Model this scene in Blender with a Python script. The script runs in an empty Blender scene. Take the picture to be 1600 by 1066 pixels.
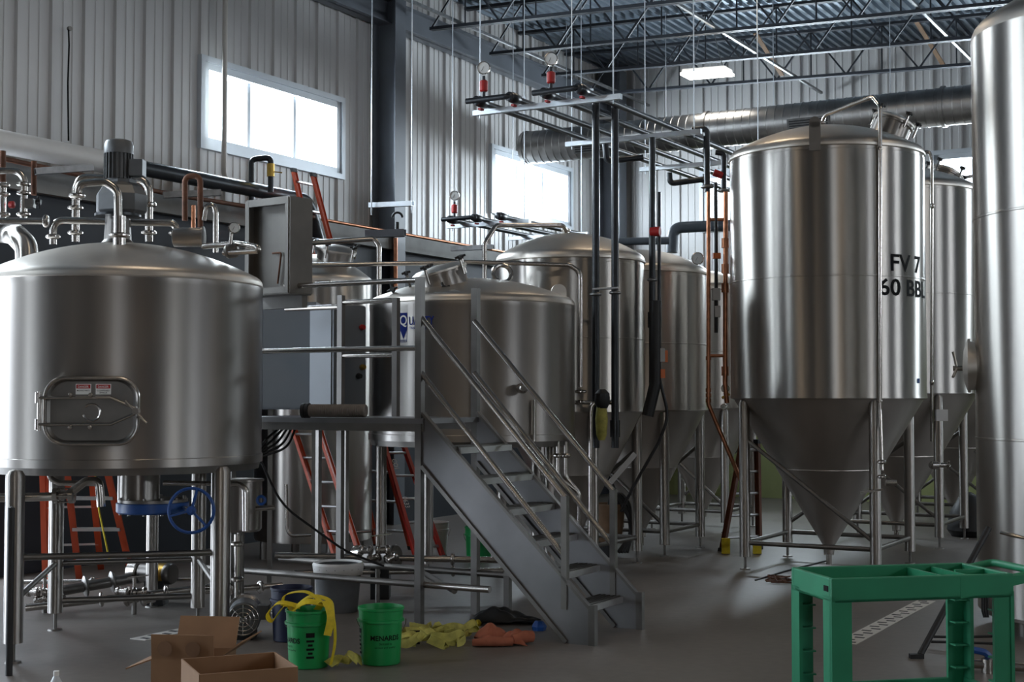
import bpy, bmesh, math, random
from mathutils import Vector, Matrix
random.seed(7)
sc = bpy.context.scene
COL = sc.collection
V = Vector
# ------------------------------------------------------------------ camera
F = 2200.0; EYE = 1.75; PITCH = math.atan(87.0 / F)
cam = bpy.data.cameras.new('camera'); cam.sensor_fit = 'HORIZONTAL'; cam.sensor_width = 36.0
cam.lens = 36.0 * F / 1600.0; cam.clip_end = 200
camo = bpy.data.objects.new('camera', cam); COL.objects.link(camo)
camo.location = (0, 0, EYE); camo.rotation_euler = (math.pi / 2 + PITCH, 0, 0)
sc.camera = camo
cT, sT = math.cos(PITCH), math.sin(PITCH)
def P(px, py, Y):
    """world point seen at a photo pixel, at world depth Y"""
    u = (px - 800) / F; v = (533 - py) / F
    k = Y / (cT - v * sT)
    return V((u * k, Y, EYE + (sT + v * cT) * k))
def G(px, py):
    """floor point seen at a photo pixel"""
    u = (px - 800) / F; v = (533 - py) / F
    k = -EYE / (sT + v * cT)
    return V((u * k, (cT - v * sT) * k, 0))
# room frame: corner of left/back walls, A runs along left wall (to the back), B along back wall (to the right)
CN = V((1.71, 26.0, 0)); A = V((.494, .8695, 0)).normalized(); B = V((A.y, -A.x, 0)); Z = V((0, 0, 1))
def Rm(s, t, z=0.0): return CN - A * s + B * t + Z * z
ANG_L = math.atan2(-A.y, -A.x)      # local x -> -A, local y -> +B
ANG_B = math.atan2(-B.y, -B.x)      # local x -> -B, local y -> -A
# ------------------------------------------------------------------ world, light, exposure
w = bpy.data.worlds.new('sky'); sc.world = w; w.use_nodes = True
bg = w.node_tree.nodes['Background']; bg.inputs[0].default_value = (.80, .89, 1.0, 1); bg.inputs[1].default_value = 7.0
sc.view_settings.view_transform = 'Standard'; sc.view_settings.look = 'None'
sc.view_settings.exposure = -0.15; sc.view_settings.gamma = 1.0; sc.view_settings.use_curve_mapping = False
sc.cycles.use_denoising = True; sc.cycles.max_bounces = 8; sc.cycles.diffuse_bounces = 4; sc.cycles.glossy_bounces = 5
sc.cycles.sample_clamp_indirect = 6.0; sc.cycles.caustics_reflective = False; sc.cycles.caustics_refractive = False
def area(name, loc, direction, sx, sy, power, col):
    l = bpy.data.lights.new(name, 'AREA'); l.shape = 'RECTANGLE'; l.size = sx; l.size_y = sy; l.energy = power; l.color = col
    o = bpy.data.objects.new(name, l); COL.objects.link(o); o.location = loc
    o.rotation_euler = V(direction).to_track_quat('-Z', 'Y').to_euler(); o['kind'] = 'helper'
    return o
SKY = (.86, .925, 1.0)
WZ0, WZ1 = 4.74, 5.72; PW = .45
LWIN = [(1.45, 4.15), (8.2, 10.9), (14.95, 17.65), (21.7, 24.4)]      # windows in the left wall (s)
BWIN = [(1.98, 4.68), (6.03, 8.73), (12.33, 15.03)]                   # windows in the back wall (t)
SL_ = 32.0
DOOR = (14.2, 19.8, 3.6)                                              # open dock door in the left wall, out of frame
for s0, s1 in LWIN:
    area('daylight_window', Rm((s0 + s1) / 2, -.35, 5.23), B, 2.7, .95, 520, SKY)
for t0, t1 in BWIN:
    area('daylight_window', Rm(-.35, (t0 + t1) / 2, 5.23), -A, 2.7, .95, 520, SKY)
ADDED_RWIN = [(2.8, 5.5), (9.55, 12.25), (16.3, 19.0)]                     # windows added in the unseen right wall to brighten the left wall
for s0, s1 in ADDED_RWIN:
    area('daylight_window', Rm((s0 + s1) / 2, 26.35, 5.23), -B, 2.7, .95, 260, SKY)
area('daylight_dock_door', Rm(14.9, -.5, 1.8), B, 1.4, 3.5, 50, (.74, .86, 1.0))
area('daylight_dock_door', Rm(18.6, -.5, 1.8), B, 2.4, 3.5, 95, (.74, .86, 1.0))
area('daylight_rear_door', Rm(SL_ + .5, 18.2, 1.9), A, 2.4, 3.6, 75, (1.0, .94, .86))
area('daylight_side_door', Rm(22.9, -.5, 1.8), B, 1.6, 3.5, 70, SKY)
SL_ = 32.0
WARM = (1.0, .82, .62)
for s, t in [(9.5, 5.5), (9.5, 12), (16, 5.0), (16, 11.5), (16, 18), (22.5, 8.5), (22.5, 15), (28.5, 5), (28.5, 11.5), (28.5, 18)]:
    area('added_ceiling_light', Rm(s, t, 7.0), (0, 0, -1), 1.2, .35, 30, WARM)  # overhead area lights added for lamps out of view, no fixtures built
# ------------------------------------------------------------------ materials
def mat(name, col, rough=.5, metal=0.0, var=.12, scale=6.0, stretch=(1, 1, 1), bump=0.0, aniso=0.0, rvar=0.0, emit=None, alpha=None, col2=None, spec=None):
    m = bpy.data.materials.new(name); m.use_nodes = True; nt = m.node_tree; b = nt.nodes['Principled BSDF']
    tc = nt.nodes.new('ShaderNodeTexCoord'); mp = nt.nodes.new('ShaderNodeMapping'); mp.inputs['Scale'].default_value = stretch
    nz = nt.nodes.new('ShaderNodeTexNoise'); nz.inputs['Scale'].default_value = scale; nz.inputs['Detail'].default_value = 4
    nt.links.new(tc.outputs['Object'], mp.inputs[0]); nt.links.new(mp.outputs[0], nz.inputs['Vector'])
    rp = nt.nodes.new('ShaderNodeValToRGB'); c = V(col)
    c2 = V(col2) if col2 else c * (1 - var)
    c1 = c * (1 + var * .5)
    rp.color_ramp.elements[0].color = (*c2, 1); rp.color_ramp.elements[1].color = (*[min(1, x) for x in c1], 1)
    rp.color_ramp.elements[0].position = .3; rp.color_ramp.elements[1].position = .7
    nt.links.new(nz.outputs['Fac'], rp.inputs[0]); nt.links.new(rp.outputs[0], b.inputs['Base Color'])
    b.inputs['Roughness'].default_value = rough; b.inputs['Metallic'].default_value = metal
    if spec is not None: b.inputs['Specular IOR Level'].default_value = spec
    if rvar:
        mr = nt.nodes.new('ShaderNodeMapRange'); mr.inputs[3].default_value = rough - rvar; mr.inputs[4].default_value = rough + rvar
        nt.links.new(nz.outputs['Fac'], mr.inputs[0]); nt.links.new(mr.outputs[0], b.inputs['Roughness'])
    if bump:
        bp = nt.nodes.new('ShaderNodeBump'); bp.inputs['Strength'].default_value = bump; bp.inputs['Distance'].default_value = .02
        nt.links.new(nz.outputs['Fac'], bp.inputs['Height']); nt.links.new(bp.outputs[0], b.inputs['Normal'])
    if aniso:
        tg = nt.nodes.new('ShaderNodeTangent'); tg.direction_type = 'RADIAL'; tg.axis = 'Z'
        b.inputs['Anisotropic'].default_value = aniso; b.inputs['Anisotropic Rotation'].default_value = 0.25
        nt.links.new(tg.outputs[0], b.inputs['Tangent'])
    if emit: b.inputs['Emission Color'].default_value = (*emit[:3], 1); b.inputs['Emission Strength'].default_value = emit[3]
    return m
M = {}
M['ss_polish'] = mat('stainless_polished', (.48, .45, .415), .36, 1, .10, 3.0, (1, 1, .06), .02, 1.0, .03)
M['ss_brush'] = mat('stainless_brushed', (.40, .375, .35), .42, 1, .10, 5.0, (1, 1, .05), .015, .9, .04)
M['ss_dome'] = mat('stainless_dome', (.56, .52, .47), .42, 1, .08, 4.0, (1, 1, 1), .0, 0, .04)
M['ss_cone'] = mat('stainless_cone', (.50, .465, .43), .42, 1, .12, 3.0, (1, 1, .15), .03, .4, .05)
M['ss_tube'] = mat('stainless_tube', (.46, .43, .40), .24, 1, .08, 9.0)
M['ss_dull'] = mat('stainless_dull', (.22, .208, .195), .40, 1, .18, 5.0, (1, 1, 1), .01, 0, .06)
M['ss_sheet'] = mat('stainless_sheet', (.25, .245, .25), .42, 1, .12, 3.5, (1, 1, 1), .01, 0, .06)
M['galv'] = mat('galvanised', (.26, .26, .26), .42, 1, .25, 14.0, (1, 1, 1), .01, 0, .08)
M['duct'] = mat('duct_galvanised', (.36, .35, .34), .38, 1, .22, 5.0, (1, 1, 1), .03, 0, .08)
M['strut'] = mat('zinc_strut', (.62, .66, .70), .4, .8, .1, 10)
M['panel'] = mat('wall_panel_white', (.63, .62, .61), .38, 0, .05, 2.0, (1, 1, .3), .0)
M['post'] = mat('stainless_post', (.21, .20, .19), .5, 1, .15, 5.0)
M['panel_seam'] = mat('panel_screw', (.3, .3, .3), .5)
M['lower'] = mat('lower_wall_navy', (.018, .022, .032), .6, 0, .3, 2.0)
M['ledge'] = mat('ledge_grey', (.30, .30, .29), .7, 0, .25, 2.5)
M['block'] = mat('green_block', (.36, .40, .17), .7, 0, .1, 3.0)
M['plain'] = mat('far_wall_grey', (.13, .125, .12), .7, 0, .1, 1.0)
M['steel_grey'] = mat('painted_steel_grey', (.15, .165, .19), .45, 0, .15, 2.0)
M['joist'] = mat('joist_paint', (.035, .04, .05), .5, .2, .2, 4.0)
M['deck'] = mat('roof_deck', (.20, .24, .28), .38, .75, .15, 2.0)
M['winframe'] = mat('window_aluminium', (.62, .66, .70), .4, .3, .05, 4.0)
M['white'] = mat('white_plastic', (.86, .85, .83), .5, 0, .05, 5.0)
M['pvc'] = mat('pvc_offwhite', (.66, .63, .58), .5, 0, .06, 5.0)
M['blackpipe'] = mat('black_iron_pipe', (.028, .032, .038), .32, .3, .3, 8.0)
M['greypipe'] = mat('grey_pvc_pipe', (.08, .10, .125), .45, 0, .15, 8.0)
M['black'] = mat('black_rubber', (.012, .012, .013), .5, 0, .3, 8.0)
M['copper'] = mat('copper', (.46, .20, .11), .38, 1, .3, 12.0)
M['rust'] = mat('rusty_pipe', (.16, .07, .04), .7, .3, .45, 10.0)
M['red'] = mat('red_plastic', (.45, .02, .02), .4, 0, .1, 8.0)
M['orange'] = mat('orange_fibreglass', (.62, .085, .025), .45, 0, .12, 6.0)
M['redladder'] = mat('red_fibreglass', (.52, .045, .03), .45, 0, .12, 6.0)
M['brownladder'] = mat('brown_fibreglass', (.16, .05, .02), .5, 0, .2, 6.0)
M['alu'] = mat('aluminium_rung', (.55, .55, .55), .4, .9, .1, 8.0)
M['yellow'] = mat('yellow_webbing', (.78, .60, .02), .6, 0, .15, 30.0)
M['paleyellow'] = mat('soiled_yellow_webbing', (.56, .52, .13), .7, 0, .4, 14.0)
M['cloth'] = mat('rust_cloth', (.36, .11, .06), .85, 0, .25, 14.0)
M['blue'] = mat('blue_paint', (.012, .07, .28), .4, 0, .2, 8.0)
M['bluelogo'] = mat('blue_print', (.006, .02, .17), .7, 0, .05, 8.0, spec=.15)
M['navy'] = mat('navy_plastic', (.012, .018, .06), .45, 0, .2, 6.0)
M['green'] = mat('green_bucket', (.008, .30, .075), .36, 0, .1, 4.0)
M['cart'] = mat('green_cart', (.018, .24, .115), .45, 0, .2, 3.0, (1, 1, 1), .02)
M['card'] = mat('cardboard', (.28, .155, .08), .8, 0, .14, 5.0)
M['cardprint'] = mat('cardboard_print', (.2, .11, .06), .85, 0, .1, 8.0)
M['ink'] = mat('black_ink', (.008, .008, .008), .7, 0, .05, 8.0, spec=.15)
M['encl'] = mat('enclosure_steel', (.17, .16, .145), .5, .3, .2, 4.0)
M['greenink'] = mat('dark_green_ink', (.004, .035, .012), .5, 0, .05, 8.0)
M['motor'] = mat('motor_grey', (.12, .125, .13), .45, .2, .2, 6.0)
M['dark'] = mat('dark_void', (.03, .03, .032), .7)
M['brass'] = mat('brass', (.55, .36, .09), .35, 1, .15, 10)
M['tan'] = mat('tan_plastic', (.24, .14, .075), .6, 0, .25, 6.0)
M['greytub'] = mat('grey_tub', (.13, .135, .14), .6, 0, .2, 6.0)
M['hose'] = mat('ribbed_hose', (.20, .175, .155), .6, 0, .2, 20)
M['cabinet'] = mat('cabinet_grey', (.20, .215, .235), .5, 0, .06, 2.0, spec=.3)
M['gaugeface'] = mat('gauge_face', (.8, .82, .82), .3, 0, .03, 5.0)
M['orangeplastic'] = mat('orange_plastic', (.75, .16, .02), .4)
M['clear'] = mat('bottle_plastic', (.7, .73, .76), .2, 0, .05, 5.0)
M['glow'] = mat('lamp_diffuser', (1, 1, 1), .4, 0, 0, 3, emit=(1, .96, .88, 22))
def glassmat():
    m = bpy.data.materials.new('window_glass'); m.use_nodes = True; nt = m.node_tree; nt.nodes.clear()
    o = nt.nodes.new('ShaderNodeOutputMaterial'); t = nt.nodes.new('ShaderNodeBsdfTransparent'); g = nt.nodes.new('ShaderNodeBsdfGlossy'); x = nt.nodes.new('ShaderNodeMixShader')
    t.inputs[0].default_value = (.93, .96, .97, 1); g.inputs['Roughness'].default_value = .05; x.inputs[0].default_value = .08
    nt.links.new(t.outputs[0], x.inputs[1]); nt.links.new(g.outputs[0], x.inputs[2]); nt.links.new(x.outputs[0], o.inputs[0]); return m
M['glass'] = glassmat()
def floormat():
    m = mat('concrete_floor', (.205, .18, .16), .42, 0, .22, .9, (1, 1, 1), .0, 0, .10)
    nt = m.node_tree; b = nt.nodes['Principled BSDF']
    n2 = nt.nodes.new('ShaderNodeTexNoise'); n2.inputs['Scale'].default_value = 14; n2.inputs['Detail'].default_value = 8
    tc = [n for n in nt.nodes if n.type == 'TEX_COORD'][0]; nt.links.new(tc.outputs['Object'], n2.inputs['Vector'])
    rp = [n for n in nt.nodes if n.type == 'VALTORGB'][0]
    mx = nt.nodes.new('ShaderNodeMix'); mx.data_type = 'RGBA'; mx.blend_type = 'MULTIPLY'; mx.inputs[0].default_value = .35
    nt.links.new(rp.outputs[0], mx.inputs[6]); nt.links.new(n2.outputs['Fac'], mx.inputs[7]); nt.links.new(mx.outputs[2], b.inputs['Base Color'])
    bp = nt.nodes.new('ShaderNodeBump'); bp.inputs['Strength'].default_value = .08; bp.inputs['Distance'].default_value = .01
    nt.links.new(n2.outputs['Fac'], bp.inputs['Height']); nt.links.new(bp.outputs[0], b.inputs['Normal'])
    return m
M['floor'] = floormat()
# ------------------------------------------------------------------ mesh builder
def frame_of(d):
    d = V(d).normalized(); up = Z if abs(d.z) < .95 else V((1, 0, 0))
    x = d.cross(up).normalized(); y = d.cross(x).normalized()
    return x, y, d
class MB:
    def __init__(self): self.v = []; self.f = []
    def add(self, vs, fs):
        o = len(self.v); self.v += [V(p) for p in vs]; self.f += [[i + o for i in f] for f in fs]; return self
    def box(self, c, size, ax=None):
        """box centred at c; size along axes ax (three vectors) or world axes"""
        x, y, z = ax if ax else (V((1, 0, 0)), V((0, 1, 0)), Z)
        c = V(c); a, b, d = size[0] / 2, size[1] / 2, size[2] / 2
        vs = [c + x * (a * i) + y * (b * j) + z * (d * k) for i in (-1, 1) for j in (-1, 1) for k in (-1, 1)]
        return self.add(vs, [(0, 1, 3, 2), (4, 6, 7, 5), (0, 4, 5, 1), (2, 3, 7, 6), (0, 2, 6, 4), (1, 5, 7, 3)])
    def bar(self, p, q, w_, h_):
        p, q = V(p), V(q); x, y, d = frame_of(q - p)
        return self.box((p + q) / 2, (w_, h_, (q - p).length), (x, y, d))
    def lathe(self, prof, c=(0, 0, 0), n=32, axis=None, capa=True, capb=True):
        """revolve (radius, height) pairs about an axis through c"""
        c = V(c); x, y, d = frame_of(axis) if axis is not None else (V((1, 0, 0)), V((0, 1, 0)), Z)
        vs = []; fs = []
        for r, h in prof:
            for i in range(n):
                a = 2 * math.pi * i / n; vs.append(c + x * (r * math.cos(a)) + y * (r * math.sin(a)) + d * h)
        for k in range(len(prof) - 1):
            for i in range(n):
                j = (i + 1) % n; fs.append((k * n + i, k * n + j, (k + 1) * n + j, (k + 1) * n + i))
        if capa and prof[0][0] > 1e-5: fs.append(tuple(range(n))[::-1])
        if capb and prof[-1][0] > 1e-5: fs.append(tuple((len(prof) - 1) * n + i for i in range(n)))
        return self.add(vs, fs)
    def cyl(self, p, q, r, r2=None, n=16):
        p, q = V(p), V(q); return self.lathe([(r, 0), (r if r2 is None else r2, (q - p).length)], p, n, q - p)
    def torus(self, c, axis, R, r, n=32, m=8, a0=0, a1=2 * math.pi):
        x, y, d = frame_of(axis); c = V(c); full = abs(a1 - a0 - 2 * math.pi) < 1e-6
        k = n if full else n + 1
        pts = [c + x * (R * math.cos(a0 + (a1 - a0) * i / n)) + y * (R * math.sin(a0 + (a1 - a0) * i / n)) for i in range(k)]
        return self.sweep(pts, r, m, closed=full)
    def sweep(self, pts, r, m=12, closed=False):
        pts = [V(p) for p in pts]; n = len(pts); vs = []; fs = []; prev = None
        for i, p in enumerate(pts):
            if closed: d = (pts[(i + 1) % n] - pts[i - 1])
            else: d = (pts[min(i + 1, n - 1)] - pts[max(i - 1, 0)])
            d.normalize()
            if prev is None: x, y, _ = frame_of(d)
            else:
                x = prev - d * prev.dot(d)
                x = x.normalized() if x.length > 1e-6 else frame_of(d)[0]
                y = d.cross(x)
            prev = x
            rr = r[i] if isinstance(r, (list, tuple)) else r
            for k in range(m):
                a = 2 * math.pi * k / m; vs.append(p + x * (rr * math.cos(a)) + y * (rr * math.sin(a)))
        for i in range(n if closed else n - 1):
            i2 = (i + 1) % n
            for k in range(m):
                k2 = (k + 1) % m; fs.append((i * m + k, i * m + k2, i2 * m + k2, i2 * m + k))
        if not closed: fs.append(tuple(range(m))[::-1]); fs.append(tuple((n - 1) * m + k for k in range(m)))
        return self.add(vs, fs)
    def tube(self, pts, r, br=None, m=12): return self.sweep(fillet(pts, br if br else r * 3), r, m)
    def ribbon(self, pts, ups, w_, th=.004):
        vs = []; fs = []; n = len(pts); pts = [V(p) for p in pts]
        for i, p in enumerate(pts):
            d = (pts[min(i + 1, n - 1)] - pts[max(i - 1, 0)]).normalized(); wd = V(ups[i]) if isinstance(ups, list) else V(ups)
            wd = (wd - d * wd.dot(d)).normalized(); nn = d.cross(wd)
            for sx, sy in ((-1, -1), (1, -1), (1, 1), (-1, 1)): vs.append(p + wd * (sx * w_ / 2) + nn * (sy * th / 2))
        for i in range(n - 1):
            for k in range(4): fs.append((i * 4 + k, i * 4 + (k + 1) % 4, i * 4 + 4 + (k + 1) % 4, i * 4 + 4 + k))
        fs.append((3, 2, 1, 0)); o = (n - 1) * 4; fs.append((o, o + 1, o + 2, o + 3))
        return self.add(vs, fs)
def fillet(pts, br):
    pts = [V(p) for p in pts]; out = [pts[0]]
    for i in range(1, len(pts) - 1):
        a, b, c = pts[i - 1], pts[i], pts[i + 1]; u = (a - b); v_ = (c - b); lu, lv = u.length, v_.length; u.normalize(); v_.normalize()
        ang = u.angle(v_, math.pi)
        if ang > math.pi - .05: out.append(b); continue
        t = min(br / math.tan(ang / 2), lu * .48, lv * .48)
        p, q = b + u * t, b + v_ * t
        for k in range(7):
            f = k / 6; out.append((p * (1 - f) + b * f) * (1 - f) + (b * (1 - f) + q * f) * f)
    out.append(pts[-1]); return out
WL = {}
def obj(name, mb, m, parent=None, smooth=True, kind=None, ang=35):
    base = WL[parent.name] if parent is not None else V((0, 0, 0))
    if parent is None and mb.v:
        xs = [v.x for v in mb.v]; ys = [v.y for v in mb.v]; base = V(((min(xs) + max(xs)) / 2, (min(ys) + max(ys)) / 2, min(v.z for v in mb.v)))
    me = bpy.data.meshes.new(name); me.from_pydata([tuple(v - base) for v in mb.v], [], mb.f); me.update()
    bm = bmesh.new(); bm.from_mesh(me); bmesh.ops.recalc_face_normals(bm, faces=bm.faces); bm.to_mesh(me); bm.free()
    if smooth:
        me.shade_smooth(); me.set_sharp_from_angle(angle=math.radians(ang))
    me.materials.append(M[m] if isinstance(m, str) else m)
    o = bpy.data.objects.new(name, me); COL.objects.link(o)
    if parent is None: o.location = base
    else: o.parent = parent
    WL[o.name] = base.copy()
    if kind: o['kind'] = kind
    return o
def tag(o, label, cat, group=None):
    o['label'] = label; o['category'] = cat
    if group: o['group'] = group
    return o
def thing(name, label, cat, loc, group=None):
    o = bpy.data.objects.new(name, None); o.empty_display_size = .2; COL.objects.link(o); o.location = loc; WL[o.name] = V(loc)
    return tag(o, label, cat, group)
def one(name, mb, m, label, cat, group=None, **k): return tag(obj(name, mb, m, **k), label, cat, group)
def struct(name, mb, m, **k): return obj(name, mb, m, kind='structure', **k)
def copy_tree(o, loc=None, rz=None, parent=None):
    c = o.copy(); COL.objects.link(c); c.parent = parent
    if loc is not None: c.location = loc
    if rz is not None: c.rotation_euler = (0, 0, rz)
    for ch in list(o.children): copy_tree(ch, parent=c)
    return c
def text_mb(s, height, width=None, bold=0.0, spacing=1.0):
    cu = bpy.data.curves.new('t', 'FONT'); cu.body = s; cu.size = 1; cu.offset = bold; cu.space_character = spacing; cu.resolution_u = 3
    o = bpy.data.objects.new('t', cu); COL.objects.link(o); bpy.context.view_layer.update()
    me = bpy.data.meshes.new_from_object(o.evaluated_get(bpy.context.evaluated_depsgraph_get()))
    bm = bmesh.new(); bm.from_mesh(me); bmesh.ops.triangulate(bm, faces=bm.faces)
    xs = [v.co.x for v in bm.verts]; ys = [v.co.y for v in bm.verts]
    x0, x1, y0, y1 = min(xs), max(xs), min(ys), max(ys)
    ky = height / (y1 - y0); kx = (width / (x1 - x0)) if width else ky
    for _ in range(3):
        es = [e for e in bm.edges if abs(e.verts[0].co.x - e.verts[1].co.x) * kx > .03]
        if not es: break
        bmesh.ops.subdivide_edges(bm, edges=es, cuts=1); bmesh.ops.triangulate(bm, faces=bm.faces)
    r = MB(); bm.verts.index_update()
    r.v = [V(((v.co.x - (x0 + x1) / 2) * kx, (v.co.y - y0) * ky, 0)) for v in bm.verts]; r.f = [[v.index for v in f.verts] for f in bm.faces]
    bm.free(); bpy.data.objects.remove(o); bpy.data.curves.remove(cu); bpy.data.meshes.remove(me); return r
def wrap(mb, c, R, phi, z0, off=.003):
    """bend a flat text/rect mesh round a vertical cylinder; phi measured from the -Y side towards +X"""
    for i, v in enumerate(mb.v):
        a = phi + v.x / R; mb.v[i] = V((c[0] + (R + off) * math.sin(a), c[1] - (R + off) * math.cos(a), z0 + v.y))
    return mb
def onplane(mb, c, x, y):
    mb.v = [V(c) + V(x) * v.x + V(y) * v.y for v in mb.v]; return mb
def grid_rect(w_, h_, n=8):
    r = MB(); r.v = [V((-w_ / 2 + w_ * i / n, h_ * j, 0)) for j in (0, 1) for i in range(n + 1)]
    r.f = [(i, i + 1, n + 2 + i, n + 1 + i) for i in range(n)]; return r
# ------------------------------------------------------------------ room shell
SL, TL, HZ = 32.0, 26.0, 8.0
SLOPE = -.035
fl = MB(); c4 = [Rm(-.3, -.6), Rm(SL + .3, -.6), Rm(SL + .3, TL + .3), Rm(-.3, TL + .3)]
fl.add([p for p in c4] + [p - Z * .2 for p in c4], [(0, 1, 2, 3), (7, 6, 5, 4), (0, 4, 5, 1), (1, 5, 6, 2), (2, 6, 7, 3), (3, 7, 4, 0)])
struct('floor', fl, 'floor', smooth=False)
AX = (-A, B, Z)
# lower part of the left wall with the dock door opening
m_ = MB()
for s0, s1, z0, z1 in [(0, DOOR[0], 0, 3.78), (15.6, 17.4, 0, 3.78), (19.8, 22.1, 0, 3.78), (22.1, 23.7, 3.6, 3.78), (23.7, SL, 0, 3.78), (DOOR[0], DOOR[1], DOOR[2], 3.78)]:  # unseen pier inside the door opening, added to break up its reflection
    m_.box(Rm((s0 + s1) / 2, .12, (z0 + z1) / 2), (s1 - s0, .3, z1 - z0), AX)
wl = struct('wall_left', m_, 'lower', smooth=False)
WL[wl.name] = WL[wl.name]
struct('trim_ledge', MB().box(Rm(SL / 2, .16, 3.905), (SL, .42, .25), AX), 'ledge', smooth=False)
def panel_mesh(name, h):
    xs = [(0, .0), (.012, .035), (.052, .035), (.064, 0), (.17, 0), (.178, .009), (.198, .009), (.206, 0), (.30, 0), (.308, .009), (.328, .009), (.336, 0), (.45, 0)]
    vs = []; fs = []
    for z in (0, h):
        for x, y in xs: vs.append((x, y, z))
    n = len(xs)
    for i in range(n - 1): fs.append((i, i + 1, n + i + 1, n + i))
    o = len(vs); vs += [(0, -.03, 0), (.45, -.03, 0), (.45, -.03, h), (0, -.03, h)]; fs.append((o + 3, o + 2, o + 1, o))
    me = bpy.data.meshes.new(name); me.from_pydata(vs, [], fs); me.update(); me.materials.append(M['panel']); return me
def panels(wall, pos, ang, cuts, n, zlo, ztop):
    """cuts(k) -> True where a window cuts panel k"""
    full, up, lo = panel_mesh('panel', ztop - zlo), panel_mesh('panel', ztop - WZ1), panel_mesh('panel', WZ0 - zlo)
    for k in range(n):
        for me, z in ([(up, WZ1), (lo, zlo)] if cuts(k) else [(full, zlo)]):
            o = bpy.data.objects.new('panel', me); COL.objects.link(o); o.parent = wall
            o.location = pos(k, z) - WL[wall.name]; o.rotation_euler = (0, 0, ang)
inside = lambda x, L: any(a - .01 <= x and x + PW <= b + .01 for a, b in L)
s_k = lambda k: 1.45 + PW * (k - 4)
panels(wl, lambda k, z: Rm(s_k(k), 0, z), ANG_L, lambda k: inside(s_k(k), LWIN), 72, 3.9, HZ + .1)
wb = struct('wall_back', MB().box(Rm(-.1, TL / 2, 1.5), (TL, .24, 3.0), (B, -A, Z)), 'block', smooth=False)
t_k = lambda k: 1.98 + PW * (k - 5)
panels(wb, lambda k, z: Rm(0, t_k(k) + PW, z), ANG_B, lambda k: inside(t_k(k), BWIN), 62, 2.95, HZ + .1)
m_ = MB(); e_ = [0] + [x for w2 in ADDED_RWIN for x in w2] + [SL]
m_.box(Rm(SL / 2, TL + .1, WZ0 / 2), (SL, .2, WZ0), AX); m_.box(Rm(SL / 2, TL + .1, (8.1 + WZ1) / 2), (SL, .2, 8.1 - WZ1), AX)
for i in range(0, len(e_), 2): m_.box(Rm((e_[i] + e_[i + 1]) / 2, TL + .1, (WZ0 + WZ1) / 2), (e_[i + 1] - e_[i], .2, WZ1 - WZ0), AX)
struct('wall_right', m_, 'plain', smooth=False)
m_ = MB()
for t0, t1, z0, z1 in [(0, 17.0, 0, 8.1), (19.4, TL, 0, 8.1), (17.0, 19.4, 3.7, 8.1)]: m_.box(Rm(SL + .1, (t0 + t1) / 2, (z0 + z1) / 2), (.2, t1 - t0, z1 - z0), AX)
struct('wall_rear', m_, 'plain', smooth=False)
# windows
def window(i, pos, d, n, w_):
    """pos: inner lower corner; d along the wall, n into the room"""
    c = pos + d * (w_ / 2); ax = (d, n, Z); h = WZ1 - WZ0
    f = MB()
    for zz, hh in ((.04, .08), (h - .045, .09)): f.box(c + Z * zz - n * .06, (w_, .2, hh), ax)
    for x in (.045, w_ - .045): f.box(pos + d * x + Z * (h / 2) - n * .06, (.09, .2, h), ax)
    # casing proud of the panels
    for zz, hh in ((-.03, .07), (h + .03, .07)): f.box(c + Z * zz + n * .03, (w_ + .14, .07, hh), ax)
    for x in (-.035, w_ + .035): f.box(pos + d * x + Z * (h / 2) + n * .03, (.07, .07, h), ax)
    o = struct('window_%d' % i, f, 'winframe', smooth=False)
    for k in (1, 2): obj('mullion', MB().box(pos + d * (w_ * k / 3) + Z * (h / 2) - n * .08, (.06, .09, h - .16), ax), 'winframe', o, False)
    for k in range(3): obj('pane', MB().box(pos + d * (w_ * (k + .5) / 3) + Z * (h / 2) - n * .1, (w_ / 3 - .07, .012, h - .16), ax), 'glass', o, False)
for i, (a, b) in enumerate(LWIN): window(i + 1, Rm(b, 0, WZ0), A, B, b - a)
for i, (a, b) in enumerate(BWIN): window(i + 5, Rm(0, a, WZ0), B, -A, b - a)
# roof deck: ribbed sheets running along A
def deck_mesh():
    vs = []; fs = []; xs = []
    for k in range(6): xs += [(k * .15, 0), (k * .15 + .05, 0), (k * .15 + .065, .05), (k * .15 + .135, .05)]
    xs.append((.9, 0))
    for s in (0, SL):
        for x, y in xs: vs.append((s, x, y))
    n = len(xs)
    for i in range(n - 1): fs.append((i, i + 1, n + i + 1, n + i))
    o = len(vs); vs += [(0, 0, .09), (SL, 0, .09), (SL, .9, .09), (0, .9, .09)]; fs.append((o, o + 1, o + 2, o + 3))
    me = bpy.data.meshes.new('deck_sheet'); me.from_pydata(vs, [], fs); me.update(); me.materials.append(M['deck']); return me
ce = MB(); ce.box(Rm(SL / 2, TL / 2, 8.35 + SLOPE * TL / 2), (SL + .6, TL + .6, .06), (-A, (B + Z * SLOPE).normalized(), Z))
ceil = struct('ceiling', ce, 'deck', smooth=False)
dm = deck_mesh()
for k in range(29):
    t = k * .9; o = bpy.data.objects.new('deck_sheet', dm); COL.objects.link(o); o.parent = ceil
    o.location = Rm(0, t, 7.82 + SLOPE * t) - WL[ceil.name]
    o.rotation_euler = Matrix((-A, (B + Z * SLOPE).normalized(), (-A).cross((B + Z * SLOPE).normalized()))).transposed().to_euler()
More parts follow.
